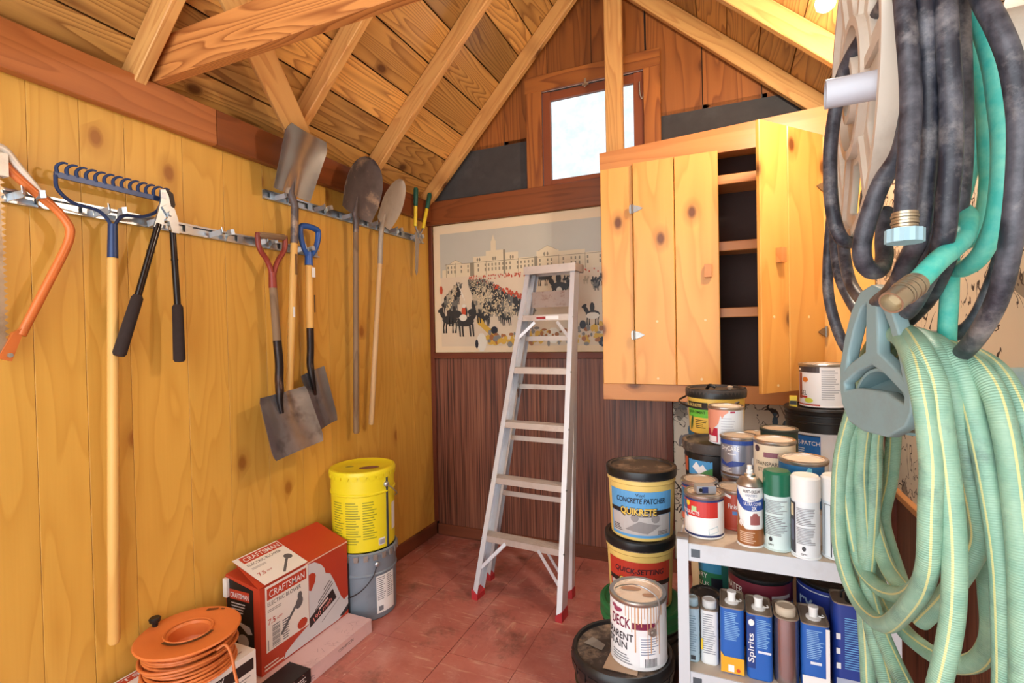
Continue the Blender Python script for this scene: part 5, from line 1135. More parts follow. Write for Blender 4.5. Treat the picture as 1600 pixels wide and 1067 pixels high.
def tub(name, label, x, y, z, r, h, body, lidm, group=None, bail=True, r0=None, cat='tub', rot=0.0):
    t = thing(name, label, cat, (x, y, z), face(x, y)+rot, group); r0 = r0 or r*.90
    MB().lathe([(r0-.004, 0), (r0, .004), (r*.965, h*.80), (r*.975, h*.80), (r*.995, h*.815), (r*.995, h*.88), (r*.975, h*.885), (r*.975, h-.012)], 48).build('body', body, t, 30)
    MB().lathe([(r*.975, h-.034), (r+.002, h-.032), (r+.004, h-.012), (r+.002, h-.002), (r*.95, h), (r*.90, h-.001), (r*.88, h-.008), (r*.6, h-.009), (.0005, h-.008)], 48).build('lid', lidm, t, 35)
    return t
WH = M_LABELW; NAVY = c_(36, 52, 104); GREYT = c_(130, 132, 138)
# --- stack left of the shelf
G = 'pails stacked beside the shelf'
TX, TY = 1.503, -.922
M_CREAM = paint('cream_yellow_tub', (236, 206, 120), .4, 0, var=.05)
t = thing('green_lid_bucket', 'black bucket with a green lid at the bottom of the tub stack', 'bucket', (TX-.005, TY-.005, 0), face(TX, TY), G)
MB().lathe(pail_body(.128, .146, .285, (.20, .23))).build('body', M_BLACK, t, 35)
MB().lathe([(.146,.250),(.154,.252),(.156,.262),(.150,.275),(.156,.285),(.156,.305),(.150,.312),(.140,.313),(.132,.306),(.001,.306)], 48).build('lid', paint('green_lid', (38, 120, 70), .45, 0, var=.12), t, 35)
def quik(name, label, x, y, z, bandc, title, sub, photo):
    r, h = .126, .252
    t = tub(name, label, x, y, z, r, h, M_CREAM, M_LIDBLK, G)
    MB().lathe([(r*.975, h-.030), (r+.003, h-.028), (r+.005, h-.010), (r+.003, h-.001), (r*.96, h+.001), (r*.94, h-.004)], 48, caps=False).build('lid_rim', M_BLKRIM, t, 35)
    rf = lambda e0: (lambda u, v, e: Vector(((.1145+.040*v+e)*math.sin(math.radians(u)), -(.1145+.040*v+e)*math.cos(math.radians(u)), v)))
    def P(fn, nm, mat, lift): q = Print(rf(0), 9.0, 48); q.lift = lift; fn(q); q.build(nm, mat, t)
    us = math.degrees(1/.119)
    P(lambda q: q.rect(-62, 58, .014, .182), 'label_band', bandc, .0006)
    P(lambda q: q.rect(-58, 54, .024, .098), 'photo_panel', c_(196, 192, 190), .0010)
    P(photo, 'photo_print', c_(150, 146, 146), .0014)
    P(lambda q: q.rect(-62, 58, .099, .115), 'dark_band', c_(40, 34, 34), .0010)
    P(lambda q: q.text(title, -2, .140, .019, 88, bold=.02, shear=.15, us=us), 'lettering', c_(24, 30, 44), .0014)
    P(lambda q: q.text(sub[0], sub[1], sub[2], .012, None, bold=.008, us=us), 'lettering', c_(24, 30, 44), .0014)
    P(lambda q: q.text('QUIKRETE', -6, .095, .028, 66, bold=.04, us=us), 'lettering_outline', c_(38, 26, 16), .0016)
    P(lambda q: q.text('QUIKRETE', -6, .098, .024, 63, bold=.022, us=us), 'lettering', c_(240, 204, 96), .0020)
    P(lambda q: (q.small(28, 54, .026, .042, 3), q.small(-56, -34, .03, .055, 4)), 'small_print', c_(70, 60, 60), .0016)
    return t
def ph1(q): q.poly([(-30,.04),(10,.03),(34,.06),(-4,.075)]); q.ell(-12,.085,7,.014,10); q.ell(24,.085,8,.016,10); q.rect(-6,20,.09,.106)
def ph2(q): q.poly([(-50,.03),(-10,.03),(0,.08),(-20,.1),(-40,.07)]); q.ell(30,.06,12,.02,10)
quik('cement_tub', 'cream tub with a red cement label in the middle of the stack', TX-.008, TY-.006, .314, c_(196, 62, 44), 'QUICK-SETTING', ('Cement', -2, .125), ph2)
t2 = quik('concrete_patcher_tub', 'cream tub with a blue concrete patcher label on top of the stack', TX, TY, .567, c_(98, 168, 222), 'CONCRETE PATCHER', ('Vinyl', -2, .164), ph1)
wire([(.118,-.03,.205),(.140,-.05,.175),(.146,-.06,.13),(.132,-.07,.10)], .0025, M_BLKIRON, t2)
# --- black bucket with the stain can on it
t = thing('black_bucket', 'scuffed black lidded bucket on the floor beside the shelf', 'bucket', (1.505, -1.345, 0), face(1.505, -1.345))
MB().lathe(pail_body(.128, .142, .345, (.27,))).build('body', M_BLACK, t, 35)
MB().lathe([(.142,.328),(.149,.330),(.152,.345),(.150,.362),(.145,.370),(.138,.368),(.134,.358)], 56, caps=False).build('lid_rim', M_BLKRIM, t, 35)
MB().lathe([(.0005,.361),(.10,.360),(.136,.359),(.136,.35)], 56).build('lid', M_LIDBLK, t, 35)
for k in range(22):
    o = MB().add([(-.016,-.153,.345),(.016,-.153,.345),(.011,-.150,.318),(-.011,-.150,.318),(-.016,-.148,.345),(.016,-.148,.345),(.011,-.145,.318),(-.011,-.145,.318)], [(3,2,1,0),(4,5,6,7),(0,1,5,4),(1,2,6,5),(2,3,7,6),(3,0,4,7)]).build('lug', M_BLKRIM, t); o.rotation_euler = (0, 0, 2*math.pi*k/22)
p = Print(flat((0,0,.3625), (1,0,0), (0,1,0)), 9); p.poly([(-.055,-.10),(.04,-.118),(.055,-.02),(-.02,.03)]); p.build('paper_scrap', c_(186, 158, 130), t)
p = Print(flat((0,0,.3622), (1,0,0), (0,1,0)), 9); p.poly([(-.115,.01),(-.06,-.02),(-.05,.01),(-.09,.045)]); p.build('grey_smear', c_(128, 124, 118), t)
r = .0825
t = can('stain_can', 'white deck stain can with brown drips on the black bucket', 1.556, -1.352, .3635, r, .192, c_(232, 232, 234), lid=M_LIDCREAM)
band(t, r, -90, 12, .112, .150, WH); lett(t, r, 'DECK', -38, .116, .030, c_(120, 36, 66), 46, bold=.02); band(t, r, -12, 34, .117, .136, c_(120, 36, 66), .0009, 'maroon_bar')
shape(t, r, lambda p: (p.ell(-44, .160, 12, .007, 10, .2), p.ell(-54, .166, 8, .006, 8)), c_(150, 66, 92), 'emblem')
lett(t, r, 'TRANSPARENT', -10, .080, .021, c_(40, 38, 44), 108, bold=.016, align='R'); lett(t, r, 'STAIN', -48, .055, .021, c_(40, 38, 44), 50, bold=.016)
smallp(t, r, -60, -6, .012, .042, 4, GREYT); band(t, r, 2, 44, .012, .098, c_(244, 244, 246), .0006); smallp(t, r, 4, 42, .045, .095, 7, c_(140, 150, 170))
shape(t, r, lambda p: [p.rect(12+k*2.6, 13.5+k*2.6, .012, .036) for k in range(10)], c_(50, 50, 56), 'bar_code')
def drips(p):
    rr = random.Random(4)
    for k in range(13): u = -26+k*6.2; p.rect(u, u+rr.uniform(1.0, 2.6), .175-rr.uniform(.01, .15), .182)
shape(t, r, drips, c_(206, 160, 118), 'paint_drips', .0016)
p = Print(flat((0,0,.1882), (1,0,0), (0,1,0)), 9); p.ell(-.02,.01,.03,.012,10); p.ell(.03,-.02,.018,.01,8); p.build('lid_stain', c_(176, 136, 108), t)
wire([(.040,-.076,.115),(.056,-.078,.16),(.052,-.07,.21),(.0,-.055,.232),(-.045,-.03,.215),(-.066,-.0,.19)], .0018, M_GALV, t); MB().rod((.0365,-.0715,.112), (.0405,-.0795,.112), .013, .011, 18).rod((.0400,-.0785,.112), (.0418,-.0820,.112), .006, .005, 14).build('bail_ear', M_TIN, t, True, frame((0,0,0), (1,0,0), (0,1,0)))

# --- top shelf, front row
GC = 'cans on the top shelf'
r = .052
t = can('paint_can', 'red and white quart can with a small grey box on its lid', 1.745, -1.376, S1, r, .117, WH, group=GC)
band(t, r, -90, 42, .058, .100, c_(196, 50, 44)); band(t, r, -180, 180, .100, .107, NAVY); band(t, r, -180, 180, .004, .012, NAVY)
lett(t, r, 'PRODUCTS', -48, .064, .010, WH, 70, bold=.01); shape(t, r, lambda p: p.rect(-38, -22, .072, .086), c_(176, 208, 150), 'green_patch'); shape(t, r, lambda p: p.ell(-52,.092,8,.008,8), c_(228, 190, 52), 'yellow_splash'); shape(t, r, lambda p: p.poly([(-78,.095),(-60,.098),(-52,.05),(-66,.06)]), c_(44, 104, 150), 'blue_splash')
shape(t, r, lambda p: p.line([(12,.028),(40,.036),(42,.022),(14,.014),(12,.028)], .0015), c_(170, 196, 204), 'stamp_outline')
q = thing('tape_dispenser', 'small silver grey box lying on the red and white can', 'tape measure', (1.748, -1.38, S1+.1145), .35)
MB().box(-.026, .026, -.014, .014, 0, .020).build('case', paint('silver_case', (176, 180, 188), .35, .5), q); MB().box(-.012, .004, -.0155, -.0142, .002, .018).build('blue_edge', NAVY, q); MB().rod((-.016,-.0145,.010), (-.016,-.0162,.010), .005).build('button', M_BLACK, q)
t = can('paint_can', 'quart can with dusty lid behind the red and white can', 1.728, -1.256, S1, r, .117, c_(206, 96, 66), group=GC); band(t, r, -180, 180, .098, .107, NAVY); band(t, r, -100, -30, .02, .095, c_(50, 110, 150))
t = can('paint_can', 'rust red quart can just left of the brown spray can', 1.826, -1.288, S1, .050, .113, c_(176, 66, 44), group=GC); lett(t, .05, 'Finish', -6, .062, .014, WH, 34, bold=.005); band(t, .05, -10, 22, .045, .055, c_(70, 120, 180)); shape(t, .05, lambda p: p.poly([(-46,.098),(-14,.090),(-14,.098),(-46,.106)]), WH, 'white_flash')
def spray(label, x, y, capm, bodym, h=.200, r=.032, cap_h=.058):
    t = thing('spray_can', label, 'spray can', (x, y, S1), face(x, y), 'spray cans on the top shelf')
    MB().lathe([(r-.003,0),(r+.0008,.001),(r+.0008,.004),(r-.0016,.006),(r-.0016,h-cap_h)], 36).build('body', bodym, t, 30)
    if capm: MB().lathe([(r+.0004,h-cap_h-.002),(r+.0006,h-.006),(r-.004,h),(r-.012,h-.001),(.0005,h-.001)], 36).build('cap', capm, t, 35)
    return t
r = .032
t = spray('uncapped brown and white spray can with a white nozzle', 1.859, -1.410, None, WH, .190, r, .032)
MB().lathe([(r,.155),(r+.001,.158),(r-.001,.162),(r*.72,.174),(r*.45,.178),(r*.42,.184),(.006,.186)], 36).build('dome', M_TIN, t, 35)
MB().lathe([(.008,.184),(.008,.194),(.006,.196),(.006,.206),(.0005,.206)], 16).build('nozzle', WH, t, 35)
band(t, r, -180, 180, .006, .048, c_(150, 90, 44)); shape(t, r, lambda p: p.poly([(-70,.046),(-20,.047),(-44,.062),(-60,.08),(-72,.092)]), c_(150, 90, 44), 'brown_swoosh'); shape(t, r, lambda p: (p.poly([(-80,.150),(-70,.148),(-30,.122),(-50,.108),(-72,.12)]), p.poly([(-50,.108),(-30,.122),(0,.118),(0,.095),(-25,.097)]), p.poly([(0,.118),(75,.128),(75,.098),(0,.095)])), c_(40, 74, 150), 'blue_swoosh')
lett(t, r, 'RUST-OLEUM', 8, .142, .0075, c_(40, 40, 48), 72, bold=.01); lett(t, r, "PAINTER'S", 6, .132, .007, c_(90, 120, 160), 50); lett(t, r, 'Touch', 8, .122, .007, c_(70, 100, 150), 30); lett(t, r, 'ULTRA COVER', 14, .110, .0085, WH, 82, bold=.012); lett(t, r, '2X', 18, .098, .010, WH, 22, bold=.015)
shape(t, r, lambda p: (p.rect(0, 44, .060, .082), p.poly([(6,.082),(38,.082),(30,.090),(14,.090)])), c_(150, 86, 84), 'chair_picture'); shape(t, r, lambda p: p.ell(-40,.062,14,.009,12), c_(226, 222, 218), 'round_mark'); smallp(t, r, -50, 40, .012, .042, 6, c_(222, 196, 170))
M_WSP = c_(226, 234, 238)
t = spray('dark green capped spray can on the front of the shelf', 1.922, -1.413, paint('dark_green_cap', (22, 104, 76), .3), c_(206, 226, 224)); smallp(t, r, -58, 44, .095, .130, 9, GREYT); smallp(t, r, -58, 44, .040, .090, 12, GREYT); shape(t, r, lambda p: p.ell(-30,.030,8,.006,12), c_(50, 54, 58), 'round_logo'); lett(t, r, 'GPM', -30, .014, .005, c_(60, 60, 64))
band(t, r, -90, -62, .03, .12, c_(40, 90, 80))
t = spray('white capped spray can with a dark picture strip, beside the green-capped can', 1.982, -1.437, WH, M_WSP); band(t, r, -90, -44, .01, .135, c_(58, 52, 62)); band(t, r, -78, -54, .10, .13, c_(216, 200, 160), .0008); band(t, r, -80, -52, .04, .09, c_(90, 96, 116), .0008); smallp(t, r, -38, 44, .082, .125, 11, GREYT); smallp(t, r, -38, 44, .036, .078, 11, GREYT); shape(t, r, lambda p: p.ell(-8,.026,8,.006,12), c_(50, 54, 58), 'round_logo'); lett(t, r, 'GPM', -8, .010, .005, c_(60, 60, 64))
t = spray('white spray can half hidden behind the green hose', 2.050, -1.418, WH, M_WSP); shape(t, r, lambda p: p.line([(-50,.006),(-50,.132),(30,.132)], .0014), c_(60, 66, 80), 'outline'); band(t, r, -24, -18, .006, .132, c_(74, 78, 88))
# --- top shelf, behind
r = .056
t = can('paint_can', 'blue quart can with a diver-blue label behind the spray cans', 1.992, -1.318, S1+.094, .059, .122, c_(28, 104, 158), lid=M_LIDCREAM, group=GC); shape(t, .059, lambda p: p.poly([(0,.05),(24,.05),(20,.08),(20,.106),(12,.108),(4,.095)]), c_(120, 200, 224), 'pale_figure'); shape(t, .059, lambda p: p.ell(34,.05,12,.02,12), c_(40, 160, 190), 'teal_patch'); band(t, .059, 56, 90, .005, .11, c_(220, 226, 232)); lett(t, .059, 'FLOOD', -40, .030, .016, WH, 40, bold=.015); shape(t, .059, lambda p: p.rect(-60,-44,.06,.085), c_(180, 210, 226), 'pale_print')
can('paint_can', 'short pale can standing underneath the blue quart can', 1.998, -1.316, S1, .058, .093, c_(210, 208, 204), group=GC)
t = can('paint_can', 'cream stain can with a plum bar behind the green-capped spray can', 1.932, -1.215, S1+.118, r, .124, c_(230, 214, 186), lid=M_LIDCREAM, group=GC); band(t, r, -30, 30, .078, .092, c_(142, 90, 104)); lett(t, r, 'TRANSPARENT', -12, .054, .012, c_(96, 88, 80), 92, bold=.004); lett(t, r, 'STAIN', -28, .036, .012, c_(96, 88, 80), 42, bold=.004); shape(t, r, lambda p: p.ell(-52,.10,10,.01,10), c_(70, 46, 56), 'emblem')
can('paint_can', 'grey can standing underneath the cream stain can', 1.934, -1.213, S1, r, .117, c_(150, 152, 150), group=GC)
M_SILV = paint('silver_blue_can', (150, 152, 166), .3, .6, var=.1)
t = can('paint_can', 'silver and blue masonry care can in the middle of the shelf', 1.838, -1.172, S1+.118, .052, .122, M_SILV, group=GC); band(t, .052, -180, 180, .098, .112, c_(34, 66, 140)); lett(t, .052, 'DryCARE', -30, .080, .014, WH, 64, bold=.006); smallp(t, .052, -36, 4, .066, .074, 1, c_(220, 220, 226)); shape(t, .052, lambda p: (p.poly([(-70,.052),(-40,.040),(-20,.050),(20,.048),(10,.038),(-30,.030),(-66,.036)])), c_(40, 66, 140), 'mountain_print'); smallp(t, .052, -60, -20, .014, .028, 3, WH); shape(t, .052, lambda p: (p.ell(34,.03,8,.01,8), p.ell(48,.05,6,.012,8)), c_(214, 214, 220), 'white_print'); band(t, .052, -180, 180, .006, .012, c_(96, 70, 50))
can('paint_can', 'tan can standing underneath the silver and blue can', 1.840, -1.168, S1, .052, .117, c_(160, 120, 90), group=GC)
M_TUBB = M_BLACK
t = tub('black_tub', 'black tub with a snowy mountain label under the pink-dripped can', 1.766, -1.028, S1, .100, .192, M_TUBB, M_LIDBLK, cat='tub')
rt = .096
shape(t, rt, lambda p: p.rect(-56, -4, .085, .135), c_(70, 150, 206), 'label_band', .001); shape(t, rt, lambda p: (p.poly([(-46,.11),(-36,.13),(-28,.115),(-22,.124),(-12,.10),(-30,.09)])), c_(232, 236, 240), 'mountain_print', .0016); shape(t, rt, lambda p: p.poly([(-36,.085),(-4,.085),(-4,.115),(-16,.106),(-26,.095)]), c_(70, 140, 80), 'green_print', .0018); shape(t, rt, lambda p: p.rect(-74,-60,.09,.14), c_(180, 90, 60), 'red_print', .001)
t = can('paint_can', 'quart can streaked with pink and red paint on the black tub', 1.803, -1.068, S1+.1925, .054, .122, c_(216, 222, 226), lid=M_LIDCREAM, group=GC); r = .054
band(t, r, -90, -28, .006, .052, c_(176, 36, 62)); shape(t, r, lambda p: p.poly([(-90,.11),(-90,.05),(-60,.048),(-52,.030),(-44,.050),(-30,.062),(-24,.07),(-18,.095),(-12,.084),(-4,.098),(8,.104),(8,.112),(-90,.112)]), c_(220, 146, 118), 'paint_drips', .0012); smallp(t, r, -16, 34, .03, .09, 7, c_(190, 196, 204)); band(t, r, -70, -32, .008, .026, c_(232, 226, 226), .0014); band(t, r, 14, 30, .103, .108, c_(170, 44, 80))
can('paint_can', 'pale can standing underneath the yellow roof cement tub', 1.768, -.822, S1, .078, .180, c_(224, 214, 204), group=GC)
t = tub('roof_cement_tub', 'yellow tub with a green label and black bail on the rear of the shelf', 1.768, -.825, S1+.181, .104, .166, paint('yellow_tub', (236, 194, 84), .4), M_LIDBLK); rt = .098
MB().lathe([(.1015,.132),(.1065,.134),(.108,.154),(.105,.166),(.1,.167),(.098,.160)], 44, caps=False).build('lid_rim', M_BLKRIM, t, 35)
fy = lambda u, v, e: Vector(((.0945+.045*v+e)*math.sin(math.radians(u)), -(.0945+.045*v+e)*math.cos(math.radians(u)), v))
def yl(fn, nm, mat, lift): q = Print(fy, 9.0, 58); q.lift = lift; fn(q); q.build(nm, mat, t)
yl(lambda q: q.rect(-70, -16, .062, .118), 'green_label', c_(110, 196, 66), .0008); yl(lambda q: q.rect(-70, -16, .098, .118), 'black_bar', c_(34, 32, 30), .0012); yl(lambda q: q.text('QUIKRETE', -52, .101, .012, 48, bold=.015, us=58), 'lettering', c_(238, 214, 130), .0016); yl(lambda q: q.text('ROOF CEMENT', -44, .076, .010, 46, bold=.01, us=58), 'lettering', c_(24, 40, 20), .0016)
yl(lambda q: (q.small(-46, -18, .022, .056, 5)), 'small_print', c_(90, 70, 40), .0012); yl(lambda q: (q.ell(-58,.04,6,.018,10,.2)), 'brush_print', c_(60, 96, 50), .0012); yl(lambda q: q.rect(46, 66, .086, .100), 'green_mark', c_(50, 90, 60), .0012)
wire([(-.106,0,.13),(-.128,-.04,.118),(-.10,-.10,.108),(-.04,-.135,.102),(.03,-.135,.108),(.075,-.098,.125)], .0038, M_BLACK, t); MB().tube([(-.03,-.03,.163),(-.02,-.05,.178),(.0,-.055,.172)], .006, 8, 4).build('spout_tab', M_BLACK, t, True); MB().lathe([(.006,.158),(.010,.164),(.010,.170),(.005,.172),(.0005,.168)], 14, (.05,.0,0)).build('plug', M_LIDDUST, t, True)
can('paint_can', 'dark green lidded can behind the cream stain can', 1.962, -1.005, S1+.118, .056, .120, c_(44, 70, 62), lid=M_LIDDUST, rim=c_(58, 66, 62), group=GC)
can('paint_can', 'putty grey can standing underneath the dark green can', 1.962, -1.003, S1, .056, .117, c_(170, 168, 160), group=GC)
can('paint_can', 'tall silver-rimmed can standing behind the silver and blue can', 1.902, -.855, S1, .055, .190, c_(120, 110, 104), group=GC)
r = .128
t = thing('driveway_pail', 'white pail with black top and blue driveway patch label', 'pail', (2.150, -.585, S1), face(2.150, -.585))
MB().lathe([(.112,0),(.117,.004),(.124,.172)], 48).build('body', c_(222, 226, 232), t, 30); MB().lathe([(.119,0),(.121,.002),(.121,.008),(.118,.010)], 48, caps=False).build('base_ring', c_(40, 42, 48), t, 30)
MB().lathe([(.124,.168),(.129,.170),(.129,.202),(.132,.204),(.132,.208),(.129,.210),(.129,.226),(.133,.228),(.133,.233),(.129,.235),(.131,.246),(.135,.250),(.132,.258),(.120,.259),(.118,.254),(.0005,.254)], 48).build('lid', M_BLACK, t, 30)
fd = lambda u, v, e: Vector(((.117+.04*v+e)*math.sin(math.radians(u)), -(.117+.04*v+e)*math.cos(math.radians(u)), v))
def dl(fn, nm, mat, lift): q = Print(fd, 9.0, 47); q.lift = lift; fn(q); q.build(nm, mat, t)
dl(lambda q: q.rect(-64, -4, .052, .158), 'blue_label', c_(24, 106, 190), .0006); dl(lambda q: q.text('DRIVE-PATCH', -34, .122, .016, 58, bold=.004, us=47), 'lettering', WH, .001); dl(lambda q: q.small(-56, -18, .078, .112, 4), 'small_print', c_(190, 216, 240), .001); dl(lambda q: q.rect(-64, -4, .155, .159), 'dark_edge', c_(24, 36, 60), .001)
r = .083
t = can('paint_can', 'white gallon can with brown stripe on top of the driveway pail', 2.152, -.588, S1+.2595, r, .166, c_(236, 236, 238), group=GC); band(t, r, -90, -8, .132, .154, c_(66, 60, 64)); band(t, r, -74, -58, .03, .130, c_(150, 84, 66)); shape(t, r, lambda p: p.ell(-46,.105,9,.010,14), c_(216, 120, 40), 'seal'); lett(t, r, 'GEL', -52, .046, .018, c_(40, 40, 44), 22, bold=.005); band(t, r, -74, -40, .034, .042, c_(190, 40, 40)); band(t, r, -80, -8, .006, .012, c_(180, 50, 36)); shape(t, r, lambda p: p.ell(-36,.026,12,.010,12), c_(206, 214, 80), 'yellow_smear'); smallp(t, r, -4, 40, .03, .145, 14, c_(170, 174, 180)); band(t, r, -74, -62, .139, .147, WH, .0010, 'white_mark')
t = thing('tiny_box', 'little yellow and black box tucked beside the gallon can', 'box', (2.046, -.615, S1+.2555), face(2.05, -.61)); MB().box(-.013, .013, -.010, .010, 0, .042).build('carton', c_(226, 196, 48), t); p = Print(flat((0,-.0102,0), (1,0,0), (0,0,1)), 9); p.rect(-.012, .012, .008, .024).build('black_label', c_(30, 30, 30), t)

# --- lower shelf
GF = 'solvent cans on the lower shelf'
def fcan(label, x, y, z, w, d, h, body, capc, name='solvent_can', round_=.012, neck='cap', group=GF):
    """oblong metal can with sloping shoulder and screw cap; narrow side to the front"""
    t = thing(name, label, 'metal can', (x, y, z), 0.0, group); n = 5
    def ring(wx, dy, zz):
        out = []; rr = min(round_, wx/2*.9)
        for cx, cy, a0 in ((wx/2-rr, dy/2-rr, 0), (-wx/2+rr, dy/2-rr, 90), (-wx/2+rr, -dy/2+rr, 180), (wx/2-rr, -dy/2+rr, 270)):
            for k in range(n): a = math.radians(a0+90*k/(n-1)); out.append((cx+rr*math.cos(a), cy+rr*math.sin(a), zz))
        return out
    R = [ring(w-.004, d-.004, 0), ring(w, d, .003), ring(w, d, h-.004), ring(w+.002, d+.002, h-.003), ring(w+.002, d+.002, h), ring(w-.004, d-.004, h), ring(w-.008, d-.008, h-.003)]
    q = len(R[0]); vs = sum(R[:3], []); fs = [(i*q+k, i*q+(k+1) % q, (i+1)*q+(k+1) % q, (i+1)*q+k) for i in range(2) for k in range(q)]+[tuple(reversed(range(q))), tuple(range(2*q, 3*q))]
    obj('body', vs, fs, body, t, 30)
    vs = sum(R[2:], []); fs = [(i*q+k, i*q+(k+1) % q, (i+1)*q+(k+1) % q, (i+1)*q+k) for i in range(4) for k in range(q)]+[tuple(range(4*q, 5*q))]
    obj('top', vs, fs, M_TINTOP, t, 30)
    cy = -d*.12
    if neck == 'spout':
        MB().lathe([(.017,0),(.017,.004),(.010,.006),(.010,.024),(.0115,.025),(.0115,.030),(.0005,.031)], 18, (0, cy, h-.003)).build('cap', capc, t, 35); MB().tube([(.011,cy,h+.003),(.020,cy-.004,h+.004),(.024,cy+.002,h+.004),(.020,cy+.007,h+.004)], .0014, 6, 4).build('cap_strap', capc, t, True)
    else:
        rr = min(.024, w*.42); MB().lathe([(rr,0),(rr,.018),(rr-.003,.021),(rr-.005,.020),(rr-.006,.019),(.0005,.019)], 24, (0, cy, h-.003)).build('cap', capc, t, 35)
    return t, flat((0, -d/2-.0003, 0), (1,0,0), (0,0,1))
def fp(t, fn_, fn, nm, mat, lift=.0006): q = Print(fn_, 99); q.lift = lift; fn(q); q.build(nm, mat, t)
M_TINTOP = paint('dusty_tin_top', (150, 136, 120), .5, .4, var=.15, scale=20, dirt=(110, 92, 76), dirt_amt=.4)
BL = c_(34, 96, 182); M_PALEB = c_(176, 206, 222)
def fpos(cx, w, d): return cx
D = .100
t, f_ = fcan('slim pale blue can at the left end of the lower shelf', 1.712, -1.388, S2, .036, .07, .150, M_PALEB, M_PALEB); fp(t, f_, lambda q: q.small(-.013,.013,.03,.13,16), 'small_print', c_(130, 160, 180)); fp(t, f_, lambda q: q.rect(-.004,.008,.008,.020), 'code_mark', c_(60, 66, 72))
t, f_ = fcan('slim white can second from the left on the lower shelf', 1.7555, -1.385, S2, .044, .07, .150, c_(226, 228, 228), c_(214, 214, 212)); fp(t, f_, lambda q: q.small(-.016,.016,.03,.14,18), 'small_print', c_(150, 154, 160)); fp(t, f_, lambda q: q.rect(-.0215,-.016,.04,.07), 'yellow_mark', c_(232, 200, 60))
t, f_ = fcan('blue and yellow solvent can with a white spout cap', 1.8115, -1.388, S2, .058, D, .176, BL, WH, neck='spout'); fp(t, f_, lambda q: q.poly([(-.028,.004),(.028,.004),(.028,.046),(-.020,.046),(-.028,.058)]), 'yellow_band', c_(226, 168, 40)); fp(t, f_, lambda q: q.small(-.018,.020,.09,.165,16), 'small_print', c_(140, 190, 230)); fp(t, f_, lambda q: (q.rect(-.010,.004,.008,.026)), 'code_mark', WH, .001); fp(t, f_, lambda q: (q.ell(.014,.014,.005,.005,8)), 'red_mark', c_(200, 70, 40), .001)
t, f_ = fcan('blue mineral spirits can with upright lettering', 1.876, -1.388, S2, .060, D, .172, BL, WH, neck='spout'); fp(t, f_, lambda q: q.rect(-.029,-.010,.03,.165), 'dark_blue_panel', c_(24, 60, 130)); fp(t, f_, lambda q: q.text('Spirits', -.014, .045, .014, .075, 'L', bold=.01, rot=math.pi/2), 'lettering', WH, .001); fp(t, f_, lambda q: q.small(-.006,.026,.085,.16,16), 'small_print', c_(140, 190, 230)); fp(t, f_, lambda q: q.ell(-.019,.148,.007,.009,12), 'round_logo', WH, .001); fp(t, f_, lambda q: q.rect(-.004,.026,.072,.078), 'white_bar', c_(216, 226, 240))
t, f_ = fcan('bare silver solvent can with a wide cream cap', 1.9385, -1.388, S2, .056, D, .172, paint('scuffed_tin', (172, 160, 160), .25, .9, var=.2, scale=14, dirt=(110, 96, 94), dirt_amt=.5, dirt_scale=14), c_(206, 190, 168), round_=.022)
t, f_ = fcan('blue and white solvent can at the right of the narrow cans', 2.0005, -1.388, S2, .060, D, .172, BL, WH, neck='spout'); fp(t, f_, lambda q: q.rect(-.0295,.0295,.003,.042), 'white_band', WH); fp(t, f_, lambda q: q.rect(.021,.0295,.042,.165), 'white_edge', WH); fp(t, f_, lambda q: q.small(-.020,.018,.085,.158,16), 'small_print', c_(150, 196, 234)); fp(t, f_, lambda q: q.rect(-.012,.012,.072,.079), 'white_bar', c_(220, 230, 240))
DB = c_(30, 58, 140)
t, f_ = fcan('tall dark blue thinner can beside the green hose', 2.096, -1.372, S2, .105, .075, .222, DB, M_BLACK, round_=.016); fp(t, f_, lambda q: (q.small(-.03,.045,.06,.19,22)), 'small_print', c_(110, 170, 220)); fp(t, f_, lambda q: q.rect(-.048,.048,.004,.036), 'silver_band', c_(176, 182, 200)); fp(t, f_, lambda q: q.small(-.048,-.038,.05,.16,3), 'side_print', WH, .001)
MB().tube([(-.03,0,.220),(-.028,0,.238),(0,0,.244),(.028,0,.238),(.03,0,.220)], .003, 7, 4).build('handle', M_BLACK, t, True)
GB = 'cans at the back of the lower shelf'
r = .086
t = can('paint_can', 'maroon water sealer gallon can behind the narrow cans', 1.889, -1.225, S2, r, .200, c_(110, 36, 50), lid=M_LIDBLK, rim=M_BLKRIM, group=GB); lett(t, r, 'WATER', -56, .150, .020, WH, 50, bold=.012); band(t, r, 20, 60, .150, .160, c_(200, 190, 190)); band(t, r, -180, 180, .10, .135, c_(150, 176, 190))
r = .084
t = can('paint_can', 'dark blue gallon can lettered in white behind the tall thinner can', 2.066, -1.222, S2, r, .205, c_(34, 52, 136), lid=M_LIDBLK, rim=M_BLKRIM, group=GB); band(t, r, -180, 180, .182, .185, c_(200, 206, 220)); lett(t, r, 'ry', -44, .135, .038, c_(180, 206, 232), 30, bold=.01); band(t, r, -180, 180, .012, .015, c_(200, 206, 220))
t = can('paint_can', 'small dark-lidded can behind the slim white can', 1.742, -1.265, S2, .044, .122, c_(110, 90, 76), lid=M_LIDBLK, rim=M_BLKRIM, group=GB)
r = .075
t = can('paint_can', 'can with a green garden picture at the far left of the lower shelf', 1.769, -1.06, S2, r, .225, c_(46, 110, 100), group=GB); band(t, r, -60, 10, .02, .12, c_(40, 120, 80)); band(t, r, -60, 10, .12, .19, c_(60, 140, 180)); lett(t, r, 'DRY', -38, .10, .016, WH, 30, bold=.01); lett(t, r, 'PLUS', -36, .075, .014, WH, 34, bold=.01); band(t, r, -14, 12, .06, .105, c_(24, 30, 44), .0009)
